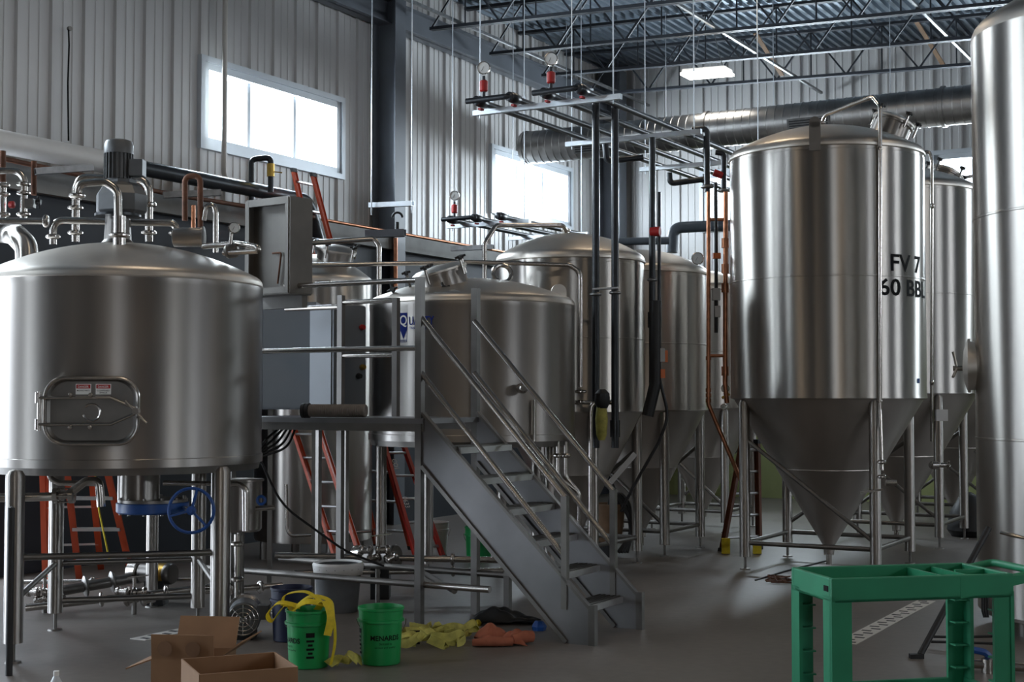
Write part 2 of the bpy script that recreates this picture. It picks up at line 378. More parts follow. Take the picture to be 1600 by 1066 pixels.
# wall columns, girt
def ibeam(p, q, w_, d, n, name, label_m='steel_grey', fl_=.02):
    p, q = V(p), V(q); ax3 = (q - p).normalized(); n = V(n); sd = ax3.cross(n).normalized(); c = (p + q) / 2; L = (q - p).length
    m = MB()
    for k in (-1, 1): m.box(c + n * (k * d / 2), (w_, fl_, L), (sd, n, ax3))
    m.box(c, (fl_, d, L), (sd, n, ax3)); return m
struct('trim_1', ibeam(Rm(7.35, .24, 0), Rm(7.35, .24, 7.7), .26, .36, B, 'c'), 'steel_grey', smooth=False)
struct('trim_2', ibeam(Rm(.3, .32, 0), Rm(.3, .32, 7.7), .3, .4, B, 'c'), 'steel_grey', smooth=False)
g = MB()
g.box(Rm(SL / 2, .13, 7.12), (SL, .16, .34), AX); g.box(Rm(SL / 2, .24, 6.96), (SL, .1, .02), AX); g.box(Rm(SL / 2, .24, 7.28), (SL, .1, .02), AX)
struct('trim_3', g, 'steel_grey', smooth=False)
# ------------------------------------------------------------------ roof joists
ords = ['in front of the back wall, the farthest of the four', 'second from the back wall', 'third from the back wall', 'nearest of the four, at the top edge']
for i, s in enumerate([1.65, 3.32, 5.0, 6.68]):
    t0, t1 = .5, 13.0
    zb = lambda t: 7.02 + SLOPE * t
    zt = lambda t: 7.76 + SLOPE * t
    th = thing('roof_joist', 'dark open-web steel roof joist ' + ords[i], 'roof joist', Rm(s, t0, zb(t0)), 'roof joists under the ribbed deck')
    for nm, zf, ta in (('bottom_chord', zb, t0), ('top_chord', zt, .05)):
        for k in (-.03, .03):
            obj(nm, MB().bar(Rm(s + k, ta, zf(ta)), Rm(s + k, t1, zf(t1)), .04, .045), 'joist', th, False)
    n = 11; dt = (t1 - t0) / n
    for k in range(n):
        ta = t0 + k * dt; tm = ta + dt / 2; tb = ta + dt
        obj('web', MB().bar(Rm(s, ta, zb(ta)), Rm(s, tm, zt(tm)), .025, .025), 'joist', th, False)
        obj('web', MB().bar(Rm(s, tm, zt(tm)), Rm(s, tb, zb(tb)), .025, .025), 'joist', th, False)
        obj('web', MB().bar(Rm(s, tm, zb(tm)), Rm(s, tm, zt(tm)), .02, .02), 'joist', th, False)
for i, (t, wd) in enumerate([(1.0, 'beside the left wall'), (4.2, 'above the light fixture'), (7.0, 'at the right, past the light fixture')]):
    one('bridging_bar', MB().bar(Rm(.2, t, 7.06 + SLOPE * t), Rm(8.5, t, 7.06 + SLOPE * t), .04, .04), 'galv', 'thin steel bridging bar across the roof joists ' + wd, 'bar', 'joist bridging', smooth=False)
for i, (p, q, wd) in enumerate([((1180, 52), (1222, 118), 'right of the light fixture'), ((1432, 34), (1474, 102), 'near the tall tank at right')]):
    m_ = MB(); m_.bar(P(*p, 21.5), P(*q, 22.2), .07, .02); one('timber_brace', m_, 'tan', 'brown angled brace hanging from the joists ' + wd, 'brace', 'brown braces in the roof', smooth=False)
# light fixture
c = P(1105, 117, 20.6); th = thing('ceiling_light', 'bright rectangular ceiling light hanging under the joists', 'light', c)
d1 = (B + Z * SLOPE).normalized()
obj('housing', MB().box(c + Z * .05, (.66, .34, .06), (d1, -A, Z)), 'white', th, False)
obj('diffuser', MB().box(c + Z * .005, (.7, .38, .035), (d1, -A, Z)), 'glow', th, False)
for k in (-.25, .25): obj('hanger', MB().cyl(c + d1 * k + Z * .08, c + d1 * k * .3 + Z * .75, .006, n=6), 'galv', th)
# ------------------------------------------------------------------ spiral duct
dc = lambda t: Rm(3.83, t, 5.73)
th = thing('spiral_duct', 'large round galvanised spiral air duct along the back wall', 'duct', dc(.5))
prof = [(.2, 0)]; t = 0
L = 11.5; nseg = 92
for k in range(nseg):
    z0 = k * L / nseg; prof += [(.262, z0 + .001), (.262, z0 + .108), (.268, z0 + .112), (.268, z0 + .12)]
prof.append((.262, L))
obj('duct_wall', MB().lathe(prof, dc(.45), 40, B), 'duct', th)
for tt in (3.55, 7.0, 10.5): obj('joint_collar', MB().lathe([(.26, 0), (.285, .01), (.285, .06), (.26, .07)], dc(tt), 40, B), 'duct', th)
obj('end_band', MB().lathe([(.26, 0), (.275, .005), (.275, .05), (.26, .055)], dc(.47), 40, B), 'duct', th)
for tt in (1.2, 2.9, 4.6, 6.3, 8.0): obj('hanger', MB().cyl(dc(tt) + Z * .26, Rm(3.83, tt, 7.7 + SLOPE * tt), .006, n=6), 'strut', th)
for tt in (1.75, 5.2):
    n_ = (-A - Z * .45).normalized(); x_, y_ = B, B.cross(n_)
    cc = dc(tt) + n_ * .262
    r_ = obj('register', MB().box(cc, (.62, .2, .03), (x_, y_, n_)), 'galv', th, False)
    for k in range(5): obj('louvre', MB().box(cc + y_ * (-.07 + k * .035) + n_ * .018, (.56, .018, .012), (x_, y_, n_)), 'dark', r_, False)
# ------------------------------------------------------------------ tanks
def dome_prof(R, z0, z1, n=12, kn=.08):
    """shallow dished head with a small knuckle, from the shell top z0 to the peak z1"""
    H = z1 - z0; out = []
    for k in range(5):
        a = k / 4 * math.radians(62); out.append((R - kn + kn * math.cos(a), z0 + kn * math.sin(a)))
    r0, zz = out[-1]
    for k in range(1, n + 1):
        f = k / n; out.append((r0 * (1 - f), zz + (z1 - zz) * (1 - (1 - f) ** 2)))
    return out
def star_knob(parent, c, axis, r=.05, m='black'):
    k = MB(); x, y, d = frame_of(axis)
    k.cyl(V(c) - d * .01, V(c) + d * .03, r * .45, n=10)
    for i in range(4):
        a = i * math.pi / 2 + .4; k.cyl(V(c) + d * .015, V(c) + d * .015 + (x * math.cos(a) + y * math.sin(a)) * r, .011, n=8)
    return obj('star_knob', k, m, parent)
def top_manway(th, c, axis, R, h, lid_tilt=None):
    axis = V(axis).normalized(); c = V(c)
    nk = obj('manway_neck', MB().lathe([(R, -.12), (R, h), (R + .02, h), (R + .02, h + .02)], c, 28, axis, capa=False), 'ss_brush', th)
    obj('manway_lid', MB().lathe([(R + .025, h + .022), (R + .025, h + .04), (R * .8, h + .075), (0.001, h + .09)], c, 28, axis), 'ss_dome', th)
    x, y, d = frame_of(axis)
    for i in range(5):
        a = i * 2 * math.pi / 5 + .3; p = c + (x * math.cos(a) + y * math.sin(a)) * (R + .045) + d * (h + .03)
        obj('clamp_bolt', MB().cyl(p - d * .08, p + d * .06, .012, n=8), 'ss_tube', nk); star_knob(nk, p + d * .06, axis, .04)
def leg(th, x, y, zt, r=.055, zf=.0, m='ss_brush', foot=True):
    l = obj('leg', MB().lathe([(r, .13 + zf), (r, zt - .03), (r * .7, zt), (0.001, zt + .01)], (x, y, 0), 20), m, th)
    if foot: obj('levelling_foot', MB().lathe([(.055, zf), (.05, zf + .012), (.014, zf + .016), (.014, .14 + zf)], (x, y, 0), 14), 'ss_dull', l)
    return l
def fv(label, c, R, z_sh, z_pk, z_cone, z_tip, group=None, legs=True, manway=None, lug=None, cat='tank', detail=True, m='ss_polish', zseam=None):
    c = V((c[0], c[1], 0)); th = thing('fermentation_tank', label, cat, c, group)
    zs = zseam if zseam else z_cone + (z_sh - z_cone) * .48
    obj('shell', MB().lathe([(R - .02, z_cone - .012), (R + .006, z_cone), (R, z_cone + .03), (R, zs - .008), (R + .004, zs - .004), (R + .004, zs + .004), (R, zs + .008), (R, z_sh - .04), (R - .004, z_sh - .036), (R - .004, z_sh)], c, 128, capa=False, capb=False), m, th)
    obj('dome', MB().lathe([(R - .006, z_sh - .01), (R + .012, z_sh), (R + .012, z_sh + .02)] + dome_prof(R + .004, z_sh + .02, z_pk), c, 96, capa=False), 'ss_dome', th)
    zm = z_tip + (z_cone - z_tip) * .52; rm = .06 + (R - .03 - .06) * .52
    obj('cone', MB().lathe([(.05, z_tip - .1), (.06, z_tip), (rm, zm - .006), (rm + .005, zm), (rm + .004, zm + .008), (R - .03, z_cone - .01)], c, 96, capb=False), 'ss_cone', th)
    if legs:
        r = R * .95; d1, d2 = (A + B).normalized(), (A - B).normalized(); ps = [c - d1 * r, c - d2 * r, c + d1 * r, c + d2 * r]
        for p in ps: leg(th, p.x, p.y, z_cone - .02)
        for i in range(4):
            p, q = ps[i], ps[(i + 1) % 4]; u = (q - p).normalized() * .05
            obj('stretcher', MB().cyl(p + u + Z * .27, q - u + Z * .27, .024, n=12), 'ss_dull', th)
        p, q = ps[0], ps[1]; obj('brace', MB().cyl(p + Z * (z_cone * .75) + (q - p) * .03, q + Z * .36 - (q - p) * .03, .022, n=12), 'ss_dull', th)
        p, q = ps[2], ps[3]; obj('brace', MB().cyl(p + Z * (z_cone * .75), q + Z * .36, .022, n=12), 'ss_dull', th)
    o_ = obj('bottom_valve', MB().lathe([(.03, z_tip - .2), (.03, z_tip - .1), (.052, z_tip - .1), (.052, z_tip - .085), (.03, z_tip - .08)], c, 14), 'ss_tube', th)
    if manway: top_manway(th, c + V((manway[0], manway[1], manway[2])), (manway[3], manway[4], manway[5]), .2, .13)
    if lug is not None:
        a = lug; p = c + V((math.sin(a), -math.cos(a), 0)) * (R - .02) + Z * (z_sh + .0); x = V((math.cos(a), math.sin(a), 0)); n = V((math.sin(a), -math.cos(a), 0))
        lg = MB(); lg.box(p + Z * .08 + n * .02, (.11, .03, .28), (x, n, Z)); lg.lathe([(.055, -.015), (.055, .015)], p + Z * .22 + n * .02, 18, n); obj('lifting_lug', lg, 'ss_dull', th)
    return th
def arm(th, name, pts, r=.022, m='ss_tube', br=.09): return obj(name, MB().tube(pts, r, br), m, th)
def clamp(th, p, axis, r=.035, m='ss_tube', nm='clamp'):
    return obj(nm, MB().lathe([(r * .6, -.02), (r, -.016), (r * 1.25, -.006), (r * 1.25, .006), (r, .016), (r * .6, .02)], p, 16, axis), m, th)
def gauge(th, c, n, r=.045):
    n = V(n).normalized(); g_ = obj('gauge', MB().lathe([(r * .9, -.03), (r, -.02), (r, .012), (r * .88, .014), (r * .88, .008), (.0005, .008)], c, 24, n), 'ss_tube', th)
    obj('gauge_face', MB().lathe([(r * .87, .009), (0.0005, .0095)], c, 24, n), 'gaugeface', g_)
    x, y, d = frame_of(n); obj('needle', MB().bar(V(c) + d * .011 - y * r * .2, V(c) + d * .011 + (y * .6 + x * .4) * r * .8, .004, .002), 'ink', g_); return g_
# FV 7, the big one
C7 = V((3.27, 14.6, 0)); R7 = .99
f7 = fv('big conical stainless tank lettered FV 7 60 BBL', C7, R7, 4.21, 4.56, 1.735, .22, 'conical fermentation tanks', lug=-.32, manway=(.64, -.05, 4.46, .42, .0, 1), zseam=2.93)
pz = 13.63
arm(f7, 'spray_arm', [P(1284, 196, 14.4), P(1288, 180, 14.35), P(1364, 151, 13.8), P(1375, 165, pz), P(1375, 640, pz), P(1378, 735, 13.55)], .02)
clamp(f7, P(1284, 192, 14.4), Z, .035); clamp(f7, P(1375, 232, pz), (0, 1, 0), .02); clamp(f7, P(1375, 627, pz), (0, 1, 0), .02)
clamp(f7, P(1378, 722, 13.55), Z, .035); clamp(f7, P(1378, 745, 13.55), Z, .035)
v_ = obj('sample_valve', MB().lathe([(.03, -.05), (.03, .05)], P(1392, 755, 13.5), 14, (1, 0, 0)), 'ss_tube', f7); v_2 = obj('valve_handle', MB().bar(P(1343, 770, 13.5), P(1380, 765, 13.5), .012, .02), 'ss_tube', v_)
for s_, zz, wd, ph in (('FV 7', 2.975, .50, math.radians(40)), ('60 BBL', 2.735, .80, math.radians(40.5))):
    obj('lettering', wrap(text_mb(s_, .17, wd, .018), C7, R7, ph, zz), 'ink', f7, False)
obj('blue_sticker', wrap(grid_rect(.055, .045, 3), C7, R7, math.radians(50), 1.885), 'blue', f7, False)
# the others
f6 = fv('conical stainless tank half hidden behind the FV 7 tank at its right', V((4.675, 17.2, 0)), .99, 4.21, 4.56, 1.79, .22, 'conical fermentation tanks', manway=(.62, .1, 4.36, .45, .1, 1))
q = lambda px, py, Y=16.0: P(px, py, Y)
arm(f6, 'spray_arm', [q(1440, 240), q(1452, 236), q(1456, 250), q(1456, 690)], .02); clamp(f6, q(1456, 322), (1, 0, 0), .03); clamp(f6, q(1456, 598), (1, 0, 0), .03)
obj('junction_box', MB().box(q(1471, 649, 15.95), (.13, .06, .13)), 'white', f6, False)
v_ = obj('sample_valve', MB().lathe([(.03, -.12), (.045, -.1), (.045, -.02), (.03, 0), (.03, .1)], q(1468, 727), 14, (1, .2, 0)), 'ss_tube', f6); star_knob(v_, q(1480, 727), (1, 0, 0), .05, 'ss_tube')
f9 = fv('farthest conical stainless tank seen as a sliver beside the right foreground tank', V((6.25, 20.0, 0)), .99, 4.21, 4.56, 1.79, .22, 'conical fermentation tanks', manway=(.3, -.2, 4.46, .3, -.1, 1))
arm(f9, 'spray_arm', [q(1505, 278, 18.9), q(1525, 274, 18.9), q(1529, 285, 18.9), q(1529, 700, 18.9)], .02); clamp(f9, q(1529, 320, 18.9), (1, 0, 0), .04); clamp(f9, q(1529, 706, 18.9), Z, .05)
f4 = fv('shorter conical stainless tank behind the stairs and the two black pipes', V((.608, 14.7, 0)), .775, 3.14, 3.46, 1.6, .25, 'conical fermentation tanks', lug=None)
arm(f4, 'spray_arm', [P(757, 445, 14.0), P(757, 380, 14.0), P(775, 352, 14.1), P(880, 352, 14.5), P(886, 366, 14.6)], .024); clamp(f4, P(757, 410, 14.0), Z, .035); clamp(f4, P(884, 360, 14.6), Z, .04)
arm(f4, 'product_pipe', [P(715, 409, 13.9), P(890, 414, 13.85), P(907, 425, 13.85), P(907, 605, 13.85)], .022); clamp(f4, P(907, 612, 13.85), Z, .05); clamp(f4, P(907, 628, 13.85), Z, .04)
arm(f4, 'lower_pipe', [P(895, 629, 13.85), P(960, 629, 13.8)], .022)
arm(f4, 'drop_pipe', [P(940, 629, 13.4), P(925, 631, 13.4), P(923, 645, 13.4), P(923, 870, 13.4)], .024)
f5 = fv('shorter conical stainless tank to the left of the copper piping', V((1.48, 16.2, 0)), .765, 3.14, 3.44, 1.6, .25, 'conical fermentation tanks')
gauge(f5, P(1090, 404, 15.6), (-.2, -1, 0), .07)
fv('dark conical tank in the back row behind the copper pipes', V((2.55, 18.9, 0)), .765, 3.14, 3.44, 1.6, .25, 'conical fermentation tanks')
# right foreground tank
C8 = V((4.52, 10.6, 0)); R8 = .985
t8 = thing('bright_tank', 'tall upright stainless tank cut off by the right edge', 'tank', C8)
obj('shell', MB().lathe([(R8 - .03, .12), (R8, .15), (R8, 1.425), (R8 + .004, 1.43), (R8 + .004, 1.44), (R8, 1.445), (R8, 3.10), (R8 + .004, 3.105), (R8 + .004, 3.115), (R8, 3.12), (R8, 4.5)], C8, 128, capb=False), 'ss_polish', t8)
obj('dome', MB().lathe([(R8, 4.5)] + dome_prof(R8, 4.5, 4.95, kn=.16), C8, 96, capa=False), 'ss_dome', t8)
for a in (.3, 1.87, 3.44, 5.0): obj('foot', MB().cyl(C8 + V((math.cos(a), math.sin(a), 0)) * .8, C8 + V((math.cos(a), math.sin(a), 0)) * .8 + Z * .14, .05), 'ss_dull', t8)
mc = P(1531, 565, 10.9); md = V((-.95, .31, 0)).normalized(); mc = C8 + md * R8 + Z * 2.0
mw = obj('side_manway', MB().lathe([(.19, -.1), (.19, .05), (.21, .05), (.21, .07), (.12, .1), (.001, .11)], C8 + md * (R8 - .02) + Z * 1.99, 32, md), 'ss_dome', t8)
hk = MB(); hc = C8 + md * (R8 + .13) + Z * 1.97; x_, y_, d_ = frame_of(md); hk.cyl(hc - d_ * .04, hc + d_ * .03, .02)
for k in range(3): hk.cyl(hc, hc + (x_ * math.cos(k * 2.094 + .5) + y_ * math.sin(k * 2.094 + .5)) * .13 + d_ * .03, .011, n=8)
obj('hand_wheel', hk, 'ss_tube', mw)
# ------------------------------------------------------------------ brewhouse vessels (flat-bottomed, on legs)
def vessel(label, c, R, zb, zs, zp, legs_, nm='brew_kettle'):
    c = V((c[0], c[1], 0)); th = thing(nm, label, 'tank', c, 'brewhouse vessels')
    obj('shell', MB().lathe([(R - .05, zb - .005), (R + .008, zb), (R + .008, zb + .055), (R, zb + .06), (R, zs - .05), (R + .003, zs - .045), (R + .003, zs)], c, 128, capb=False), 'ss_brush', th)
    obj('dome', MB().lathe([(R + .003, zs - .005), (R + .006, zs + .005)] + dome_prof(R + .003, zs + .01, zp, kn=.07), c, 96, capa=False), 'ss_dome', th)
    obj('base_rim', MB().lathe([(R - .12, zb - .05), (R - .02, zb - .05), (R - .01, zb)], c, 96), 'ss_dull', th)
    for x, y, r in legs_: leg(th, x, y, zb - .01, r, 0, 'ss_brush')
    return th
CL = V((-2.885, 10.42, 0)); RL = 1.02
lp = [G(20, 1036), G(343, 1012), G(86, 985), G(309, 976), G(237, 949)]
mt = vessel('large stainless mash tun at left with a round-cornered door', CL, RL, 1.27, 2.565, 2.885, [(p.x, p.y, r) for p, r in zip(lp, (.062, .068, .055, .055, .05))], 'mash_tun')
def rail(th, a, b, r, nm='stretcher'): return obj(nm, MB().cyl(a, b, r, n=12), 'ss_dull', th)
rail(mt, lp[0] + Z * .69, lp[1] + Z * .66, .022); rail(mt, lp[2] + Z * .5, lp[3] + Z * .5, .02); rail(mt, lp[2] + Z * .22, lp[3] + Z * .22, .024); rail(mt, lp[0] + Z * .4, lp[2] + Z * .5, .02); rail(mt, lp[1] + Z * .4, lp[3] + Z * .5, .02)
# oval door on the shell
phi = math.atan2(P(141, 645, 9.4).x - CL.x, -(P(141, 645, 9.4).y - CL.y)); phi = .085
def ring_pts(w_, h_, rc, n=10):
    pts = []
    for cx, cy, a0 in ((w_ / 2 - rc, h_ / 2 - rc, 0), (-w_ / 2 + rc, h_ / 2 - rc, 90), (-w_ / 2 + rc, -h_ / 2 + rc, 180), (w_ / 2 - rc, -h_ / 2 + rc, 270)):
        for k in range(n + 1):
            a = math.radians(a0 + 90 * k / n); pts.append((cx + rc * math.cos(a), cy + rc * math.sin(a)))
    return pts
dz = 1.655
def on_door(x, y, off):
    # the door is a flat-ish plate tangent to the shell
    n = V((math.sin(phi), -math.cos(phi), 0)); tx = V((math.cos(phi), math.sin(phi), 0))
    return CL + n * (RL + off) + tx * x + Z * (dz + y)
dr = MB(); ring = ring_pts(.60, .435, .13); n = len(ring)
prf = [(1.0, -.08), (1.0, .03), (.96, .04), (.90, .022)]
vs = []
for k, off in prf: vs += [on_door(x * k, y * k, off) for x, y in ring]
fs = [(j * n + i, j * n + (i + 1) % n, (j + 1) * n + (i + 1) % n, (j + 1) * n + i) for j in range(3) for i in range(n)]
fs.append(tuple(3 * n + i for i in range(n))); dr.add(vs, fs)
door = obj('manway_door', dr, 'ss_dull', mt)
obj('door_rim', MB().sweep([on_door(x * 1.01, y * 1.01, .03) for x, y in ring], .013, 8, closed=True), 'ss_tube', door)
for sy in (-1, 1):
    y0 = sy * .088
    obj('clamp_arm', MB().sweep([on_door(-.335, y0, .055), on_door(.13, y0, .06), on_door(.29, sy * .018, .07)], .011, 8), 'ss_tube', door)
    obj('hinge_knuckle', MB().cyl(on_door(-.345, y0 - .035, .045), on_door(-.345, y0 + .035, .045), .02), 'ss_tube', door)
    for xx in (-.13, 0.0): obj('bolt', MB().lathe([(.014, 0), (.014, .02), (.001, .026)], on_door(xx, y0 + sy * .02, .055), 10, V((math.sin(phi), -math.cos(phi), 0))), 'ss_tube', door)
obj('hinge_pin', MB().cyl(on_door(-.335, -.13, .05), on_door(-.335, .13, .05), .014), 'ss_tube', door)
obj('hand_wheel', MB().cyl(on_door(.30, 0, .03), on_door(.30, 0, .12), .022).cyl(on_door(.23, .07, .10), on_door(.37, -.08, .10), .009, n=8), 'ss_tube', door)
obj('worn_ring', MB().torus(on_door(0, -.01, .024), V((math.sin(phi), -math.cos(phi), 0)), .056, .008, 28, 6, .3, 5.6), 'ss_tube', door)
for xx, l2 in ((-.055, ['MOVING PARTS']), (.075, ['CONFINED', 'SPACE'])):
    ctr = on_door(xx, .115, .028); tx = V((math.cos(phi), math.sin(phi), 0)); nn = V((math.sin(phi), -math.cos(phi), 0))
    st = obj('danger_sticker', MB().box(ctr + Z * .03, (.1, .003, .07), (tx, nn, Z)), 'white', door, False)
    obj('red_band', MB().box(ctr + Z * .047 + nn * .001, (.092, .003, .026), (tx, nn, Z)), 'red', st, False)
    obj('lettering', onplane(text_mb('DANGER', .015, .07, .01), ctr + Z * .039 + nn * .004, tx, Z), 'white', st, False)
    for j, s_ in enumerate(l2): obj('lettering', onplane(text_mb(s_, .01, .082 if len(s_) > 6 else .05, .01), ctr + Z * (.016 - j * .014) + nn * .003, tx, Z), 'ink', st, False)
# outlet under the tun with blue slide-gate flange and wheel
oc = P(217, 740, 9.9); oc.z = 0
obj('outlet_neck', MB().lathe([(.145, 1.03), (.145, 1.28)], oc, 40), 'ss_brush', mt)
obj('outlet_flange', MB().lathe([(.24, 1.015), (.24, 1.035)], oc + V((.1, 0, 0)), 40), 'ss_dull', mt)
gt = obj('slide_gate', MB().lathe([(.24, .94), (.25, .95), (.25, 1.01), (.24, 1.015)], oc + V((.1, 0, 0)), 40), 'blue', mt)
for k in range(12):
    a = k * math.pi / 6; obj('bolt', MB().cyl(oc + V((.1 + .225 * math.cos(a), .225 * math.sin(a), .93)), oc + V((.1 + .225 * math.cos(a), .225 * math.sin(a), 1.05)), .012, n=8), 'ss_dull', gt)
wc = P(299, 798, 9.45); wn = V((.1, -1, .0)).normalized(); x_, y_, d_ = frame_of(wn)
wh = obj('valve_wheel', MB().torus(wc, wn, .148, .011, 40, 8), 'blue', mt)
for k in range(3):
    a = k * 2.094 + .25; e = wc + (x_ * math.cos(a) + y_ * math.sin(a)) * .145; sp = MB(); sp.bar(wc, e, .035, .014); obj('spoke', sp, 'blue', wh, False)
obj('hub', MB().lathe([(.03, -.03), (.03, .025), (.012, .03), (.012, .05)], wc, 16, wn), 'blue', wh)
obj('gate_stem', MB().cyl(wc, oc + V((.3, 0, .98)), .014), 'ss_tube', mt)
# agitator on the tun
ac = P(184, 380, 10.45); ac.z = 0
zt = lambda py: P(184, py, 10.45).z
ag = thing('agitator_motor', 'grey finned electric motor standing on top of the mash tun', 'motor', ac + Z * zt(385))
obj('motor_body', MB().lathe([(.085, zt(282)), (.092, zt(280)), (.092, zt(240)), (.085, zt(238))], ac, 28), 'motor', ag)
for k in range(22):
    a = k * 2 * math.pi / 22; u = V((math.cos(a), math.sin(a), 0)); obj('cooling_fin', MB().box(ac + u * .098 + Z * (zt(261)), (.02, .006, zt(241) - zt(281)), (u, Z.cross(u), Z)), 'motor', ag, False)
obj('fan_cowl', MB().lathe([(.106, zt(241)), (.106, zt(226)), (.095, zt(221)), (.07, zt(219)), (.001, zt(218.5))], ac, 32), M['motor'], ag)
obj('terminal_box', MB().box(ac + V((.15, -.03, zt(264))), (.1, .11, .12)), 'motor', ag, False)
obj('gearbox', MB().lathe([(.17, zt(335)), (.19, zt(330)), (.19, zt(305)), (.15, zt(292)), (.11, zt(286)), (.11, zt(281))], ac + V((.02, .02, 0)), 8), 'motor', ag, ang=20)
obj('mount_flange', MB().lathe([(.17, zt(339)), (.17, zt(335))], ac, 28), 'blackpipe', ag)
obj('lantern', MB().lathe([(.1, zt(386)), (.12, zt(380)), (.1, zt(375)), (.09, zt(339))], ac, 20), 'ss_dull', ag)
# pipes over the mash tun
def pipe(name, label, pts, r, m='ss_tube', br=None, clamps=(), cat='pipe', group=None, cr=None):
    b = thing(name, label, cat, V(pts[0]), group); obj('tube', MB().tube(pts, r, br if br else r * 3.2), m, b)
    for p, ax in clamps: clamp(b, V(p), ax, cr if cr else r * 1.6, m if m != 'blackpipe' else 'galv')
    return b
W = lambda Y: (lambda px, py: P(px, py, Y))
k = W(10.0)
pipe('sparge_pipe', 'stainless pipe bending down into the top of the mash tun', [k(121, 312), k(123, 287), k(165, 284), k(184, 298), k(185, 345)], .03, clamps=[(k(121, 306), Z)])
pipe('inlet_stub', 'short thick stainless stub standing on the mash tun dome', [k(187, 338), k(187, 390)], .046, clamps=[(k(187, 368), Z)], cr=.06)
k = W(10.9)
pipe('loop_pipe', 'stainless loop pipe rising left of the grey motor and down its right', [k(118, 378), k(118, 296), k(126, 277), k(224, 281), k(233, 295), k(233, 378)], .03, clamps=[(k(118, 325), Z), (k(233, 320), Z), (k(118, 364), Z), (k(233, 364), Z)])
k = W(10.7)
pipe('header_pipe', 'level stainless header pipe running behind the motor base', [k(83, 382), k(83, 344), k(275, 349), k(276, 372)], .028, clamps=[(k(83, 370), Z), (k(275, 365), Z)])
pipe('header_pipe', 'level stainless pipe entering at the left edge above the dome', [k(-40, 345), k(74, 346)], .026, clamps=[(k(72, 346), (1, 0, 0))])
k = W(11.4)
b_ = pipe('valve_pipe', 'stainless pipe hooking down at the far left with two valves', [k(-40, 267), k(28, 267), k(38, 278), k(37, 345)], .028, clamps=[(k(37, 288), Z), (k(37, 302), Z), (k(37, 335), Z)])
obj('actuator', MB().box(k(47, 318), (.07, .08, .07)), 'ss_dull', b_, False); star_knob(b_, k(58, 316), (1, 0, 0), .05)
b_ = pipe('valve_pipe', 'upright stainless valve pipe at the left picture edge', [k(4, 345), k(5, 285)], .028, clamps=[(k(5, 290), Z), (k(5, 304), Z), (k(5, 335), Z)]); obj('red_knob', MB().lathe([(.03, 0), (.03, .03), (.01, .04)], k(16, 320), 12, (1, -.3, 0)), 'red', b_)
pipe('large_elbow', 'large polished stainless elbow at the left edge behind the dome', [P(-60, 362, 11.8), P(20, 362, 11.8), P(42, 385, 11.6), P(44, 430, 11.5)], .095, 'ss_polish', .2)
k = W(11.6)
pipe('rusty_pipe', 'rust-brown inverted U pipe right of the motor', [k(289, 345), k(289, 275), k(313, 275), k(313, 372)], .024, 'rust', .06)
pipe('copper_riser', 'short bright copper riser between the rusty pipe legs', [k(302, 366), k(302, 321)], .018, 'copper')
pipe('stainless_hook', 'stainless hook pipe beside the open enclosure', [k(318, 345), k(322, 322), k(334, 320), k(337, 332), k(337, 395)], .022)
b_ = pipe('manifold_pipe', 'stainless manifold with pressure gauge at the right of the dome', [P(318, 385, 10.6), P(370, 381, 10.4), P(402, 386, 10.2), P(404, 392, 10.2), P(350, 395, 10.4)], .022)
gauge(b_, P(366, 356, 10.3), (.3, -1, 0), .042); obj('gauge_stem', MB().cyl(P(360, 382, 10.35), P(362, 358, 10.35), .014), 'ss_tube', b_)
obj('regulator', MB().lathe([(.04, -.05), (.055, -.03), (.055, .03), (.04, .05)], P(362, 392, 10.4), 16, (1, 0, .2)), 'ss_dull', b_)
one('sight_vessel', MB().lathe([(.05, -.12), (.075, -.11), (.075, .1), (.085, .1), (.085, .115), (.04, .12)], P(295, 371, 10.7), 24, (1, 0, 0)), 'ss_brush', 'small horizontal stainless cylinder below the rusty pipe', 'vessel')
# ---------------------------------------------------------------- pipes along the left wall
t6 = .62
th = thing('white_duct', 'thick white insulated pipe entering from the left edge', 'pipe', Rm(15.5, t6, 4.16)); obj('tube', MB().cyl(Rm(16, t6, 4.16), Rm(12.75, t6, 4.16), .115, n=28), 'white', th); obj('end_cap', MB().lathe([(.118, -.02), (.118, .02)], Rm(12.75, t6, 4.16), 28, A), 'white', th)
pipe('black_main', 'thick black pipe along the wall ending in a downward elbow', [Rm(12.7, t6, 4.17), Rm(9.65, t6, 4.17), Rm(9.45, t6, 3.7)], .085, 'blackpipe', .25, [(Rm(12.3, t6, 4.17), A), (Rm(9.9, t6, 4.17), A)], cr=.06)
k = W(16.4)
b_ = pipe('black_loop', 'small black inverted U pipe with brass valve over the black main', [k(393, 330), k(393, 249), k(423, 246), k(423, 300)], .034, 'blackpipe', .06); obj('brass_valve', MB().cyl(k(423, 256), k(423, 276), .045).bar(k(424, 268), k(441, 270), .02, .012), 'brass', b_)
pipe('white_conduit', 'slim off-white vertical pipe crossing the left window', [Rm(10.72, .2, 7.7), Rm(10.72, .2, 4.35), Rm(10.3, .2, 4.2)], .032, 'pvc', .12)
th = thing('wall_cable', 'thin dark cable hanging down the white panelled wall', 'cable', Rm(13.2, .06, 4.2)); obj('cord', MB().sweep([P(107, 45, 14.6), P(108, 70, 14.6), P(106, 130, 14.6), P(107, 220, 14.6)], .009, 6), 'ink', th); obj('junction', MB().lathe([(.025, 0), (.025, .03)], P(107, 45, 14.62), 10, B), 'ss_dull', th)
pipe('copper_line', 'thin copper line running along the ledge toward the back', [Rm(9.6, .8, 3.93), Rm(3.0, .8, 3.93)], .02, 'copper')
pipe('rusty_line', 'rust-brown pipe below the white pipe at left', [Rm(15, .75, 3.99), Rm(12.2, .75, 3.92), Rm(9.7, .75, 3.95)], .025, 'rust')
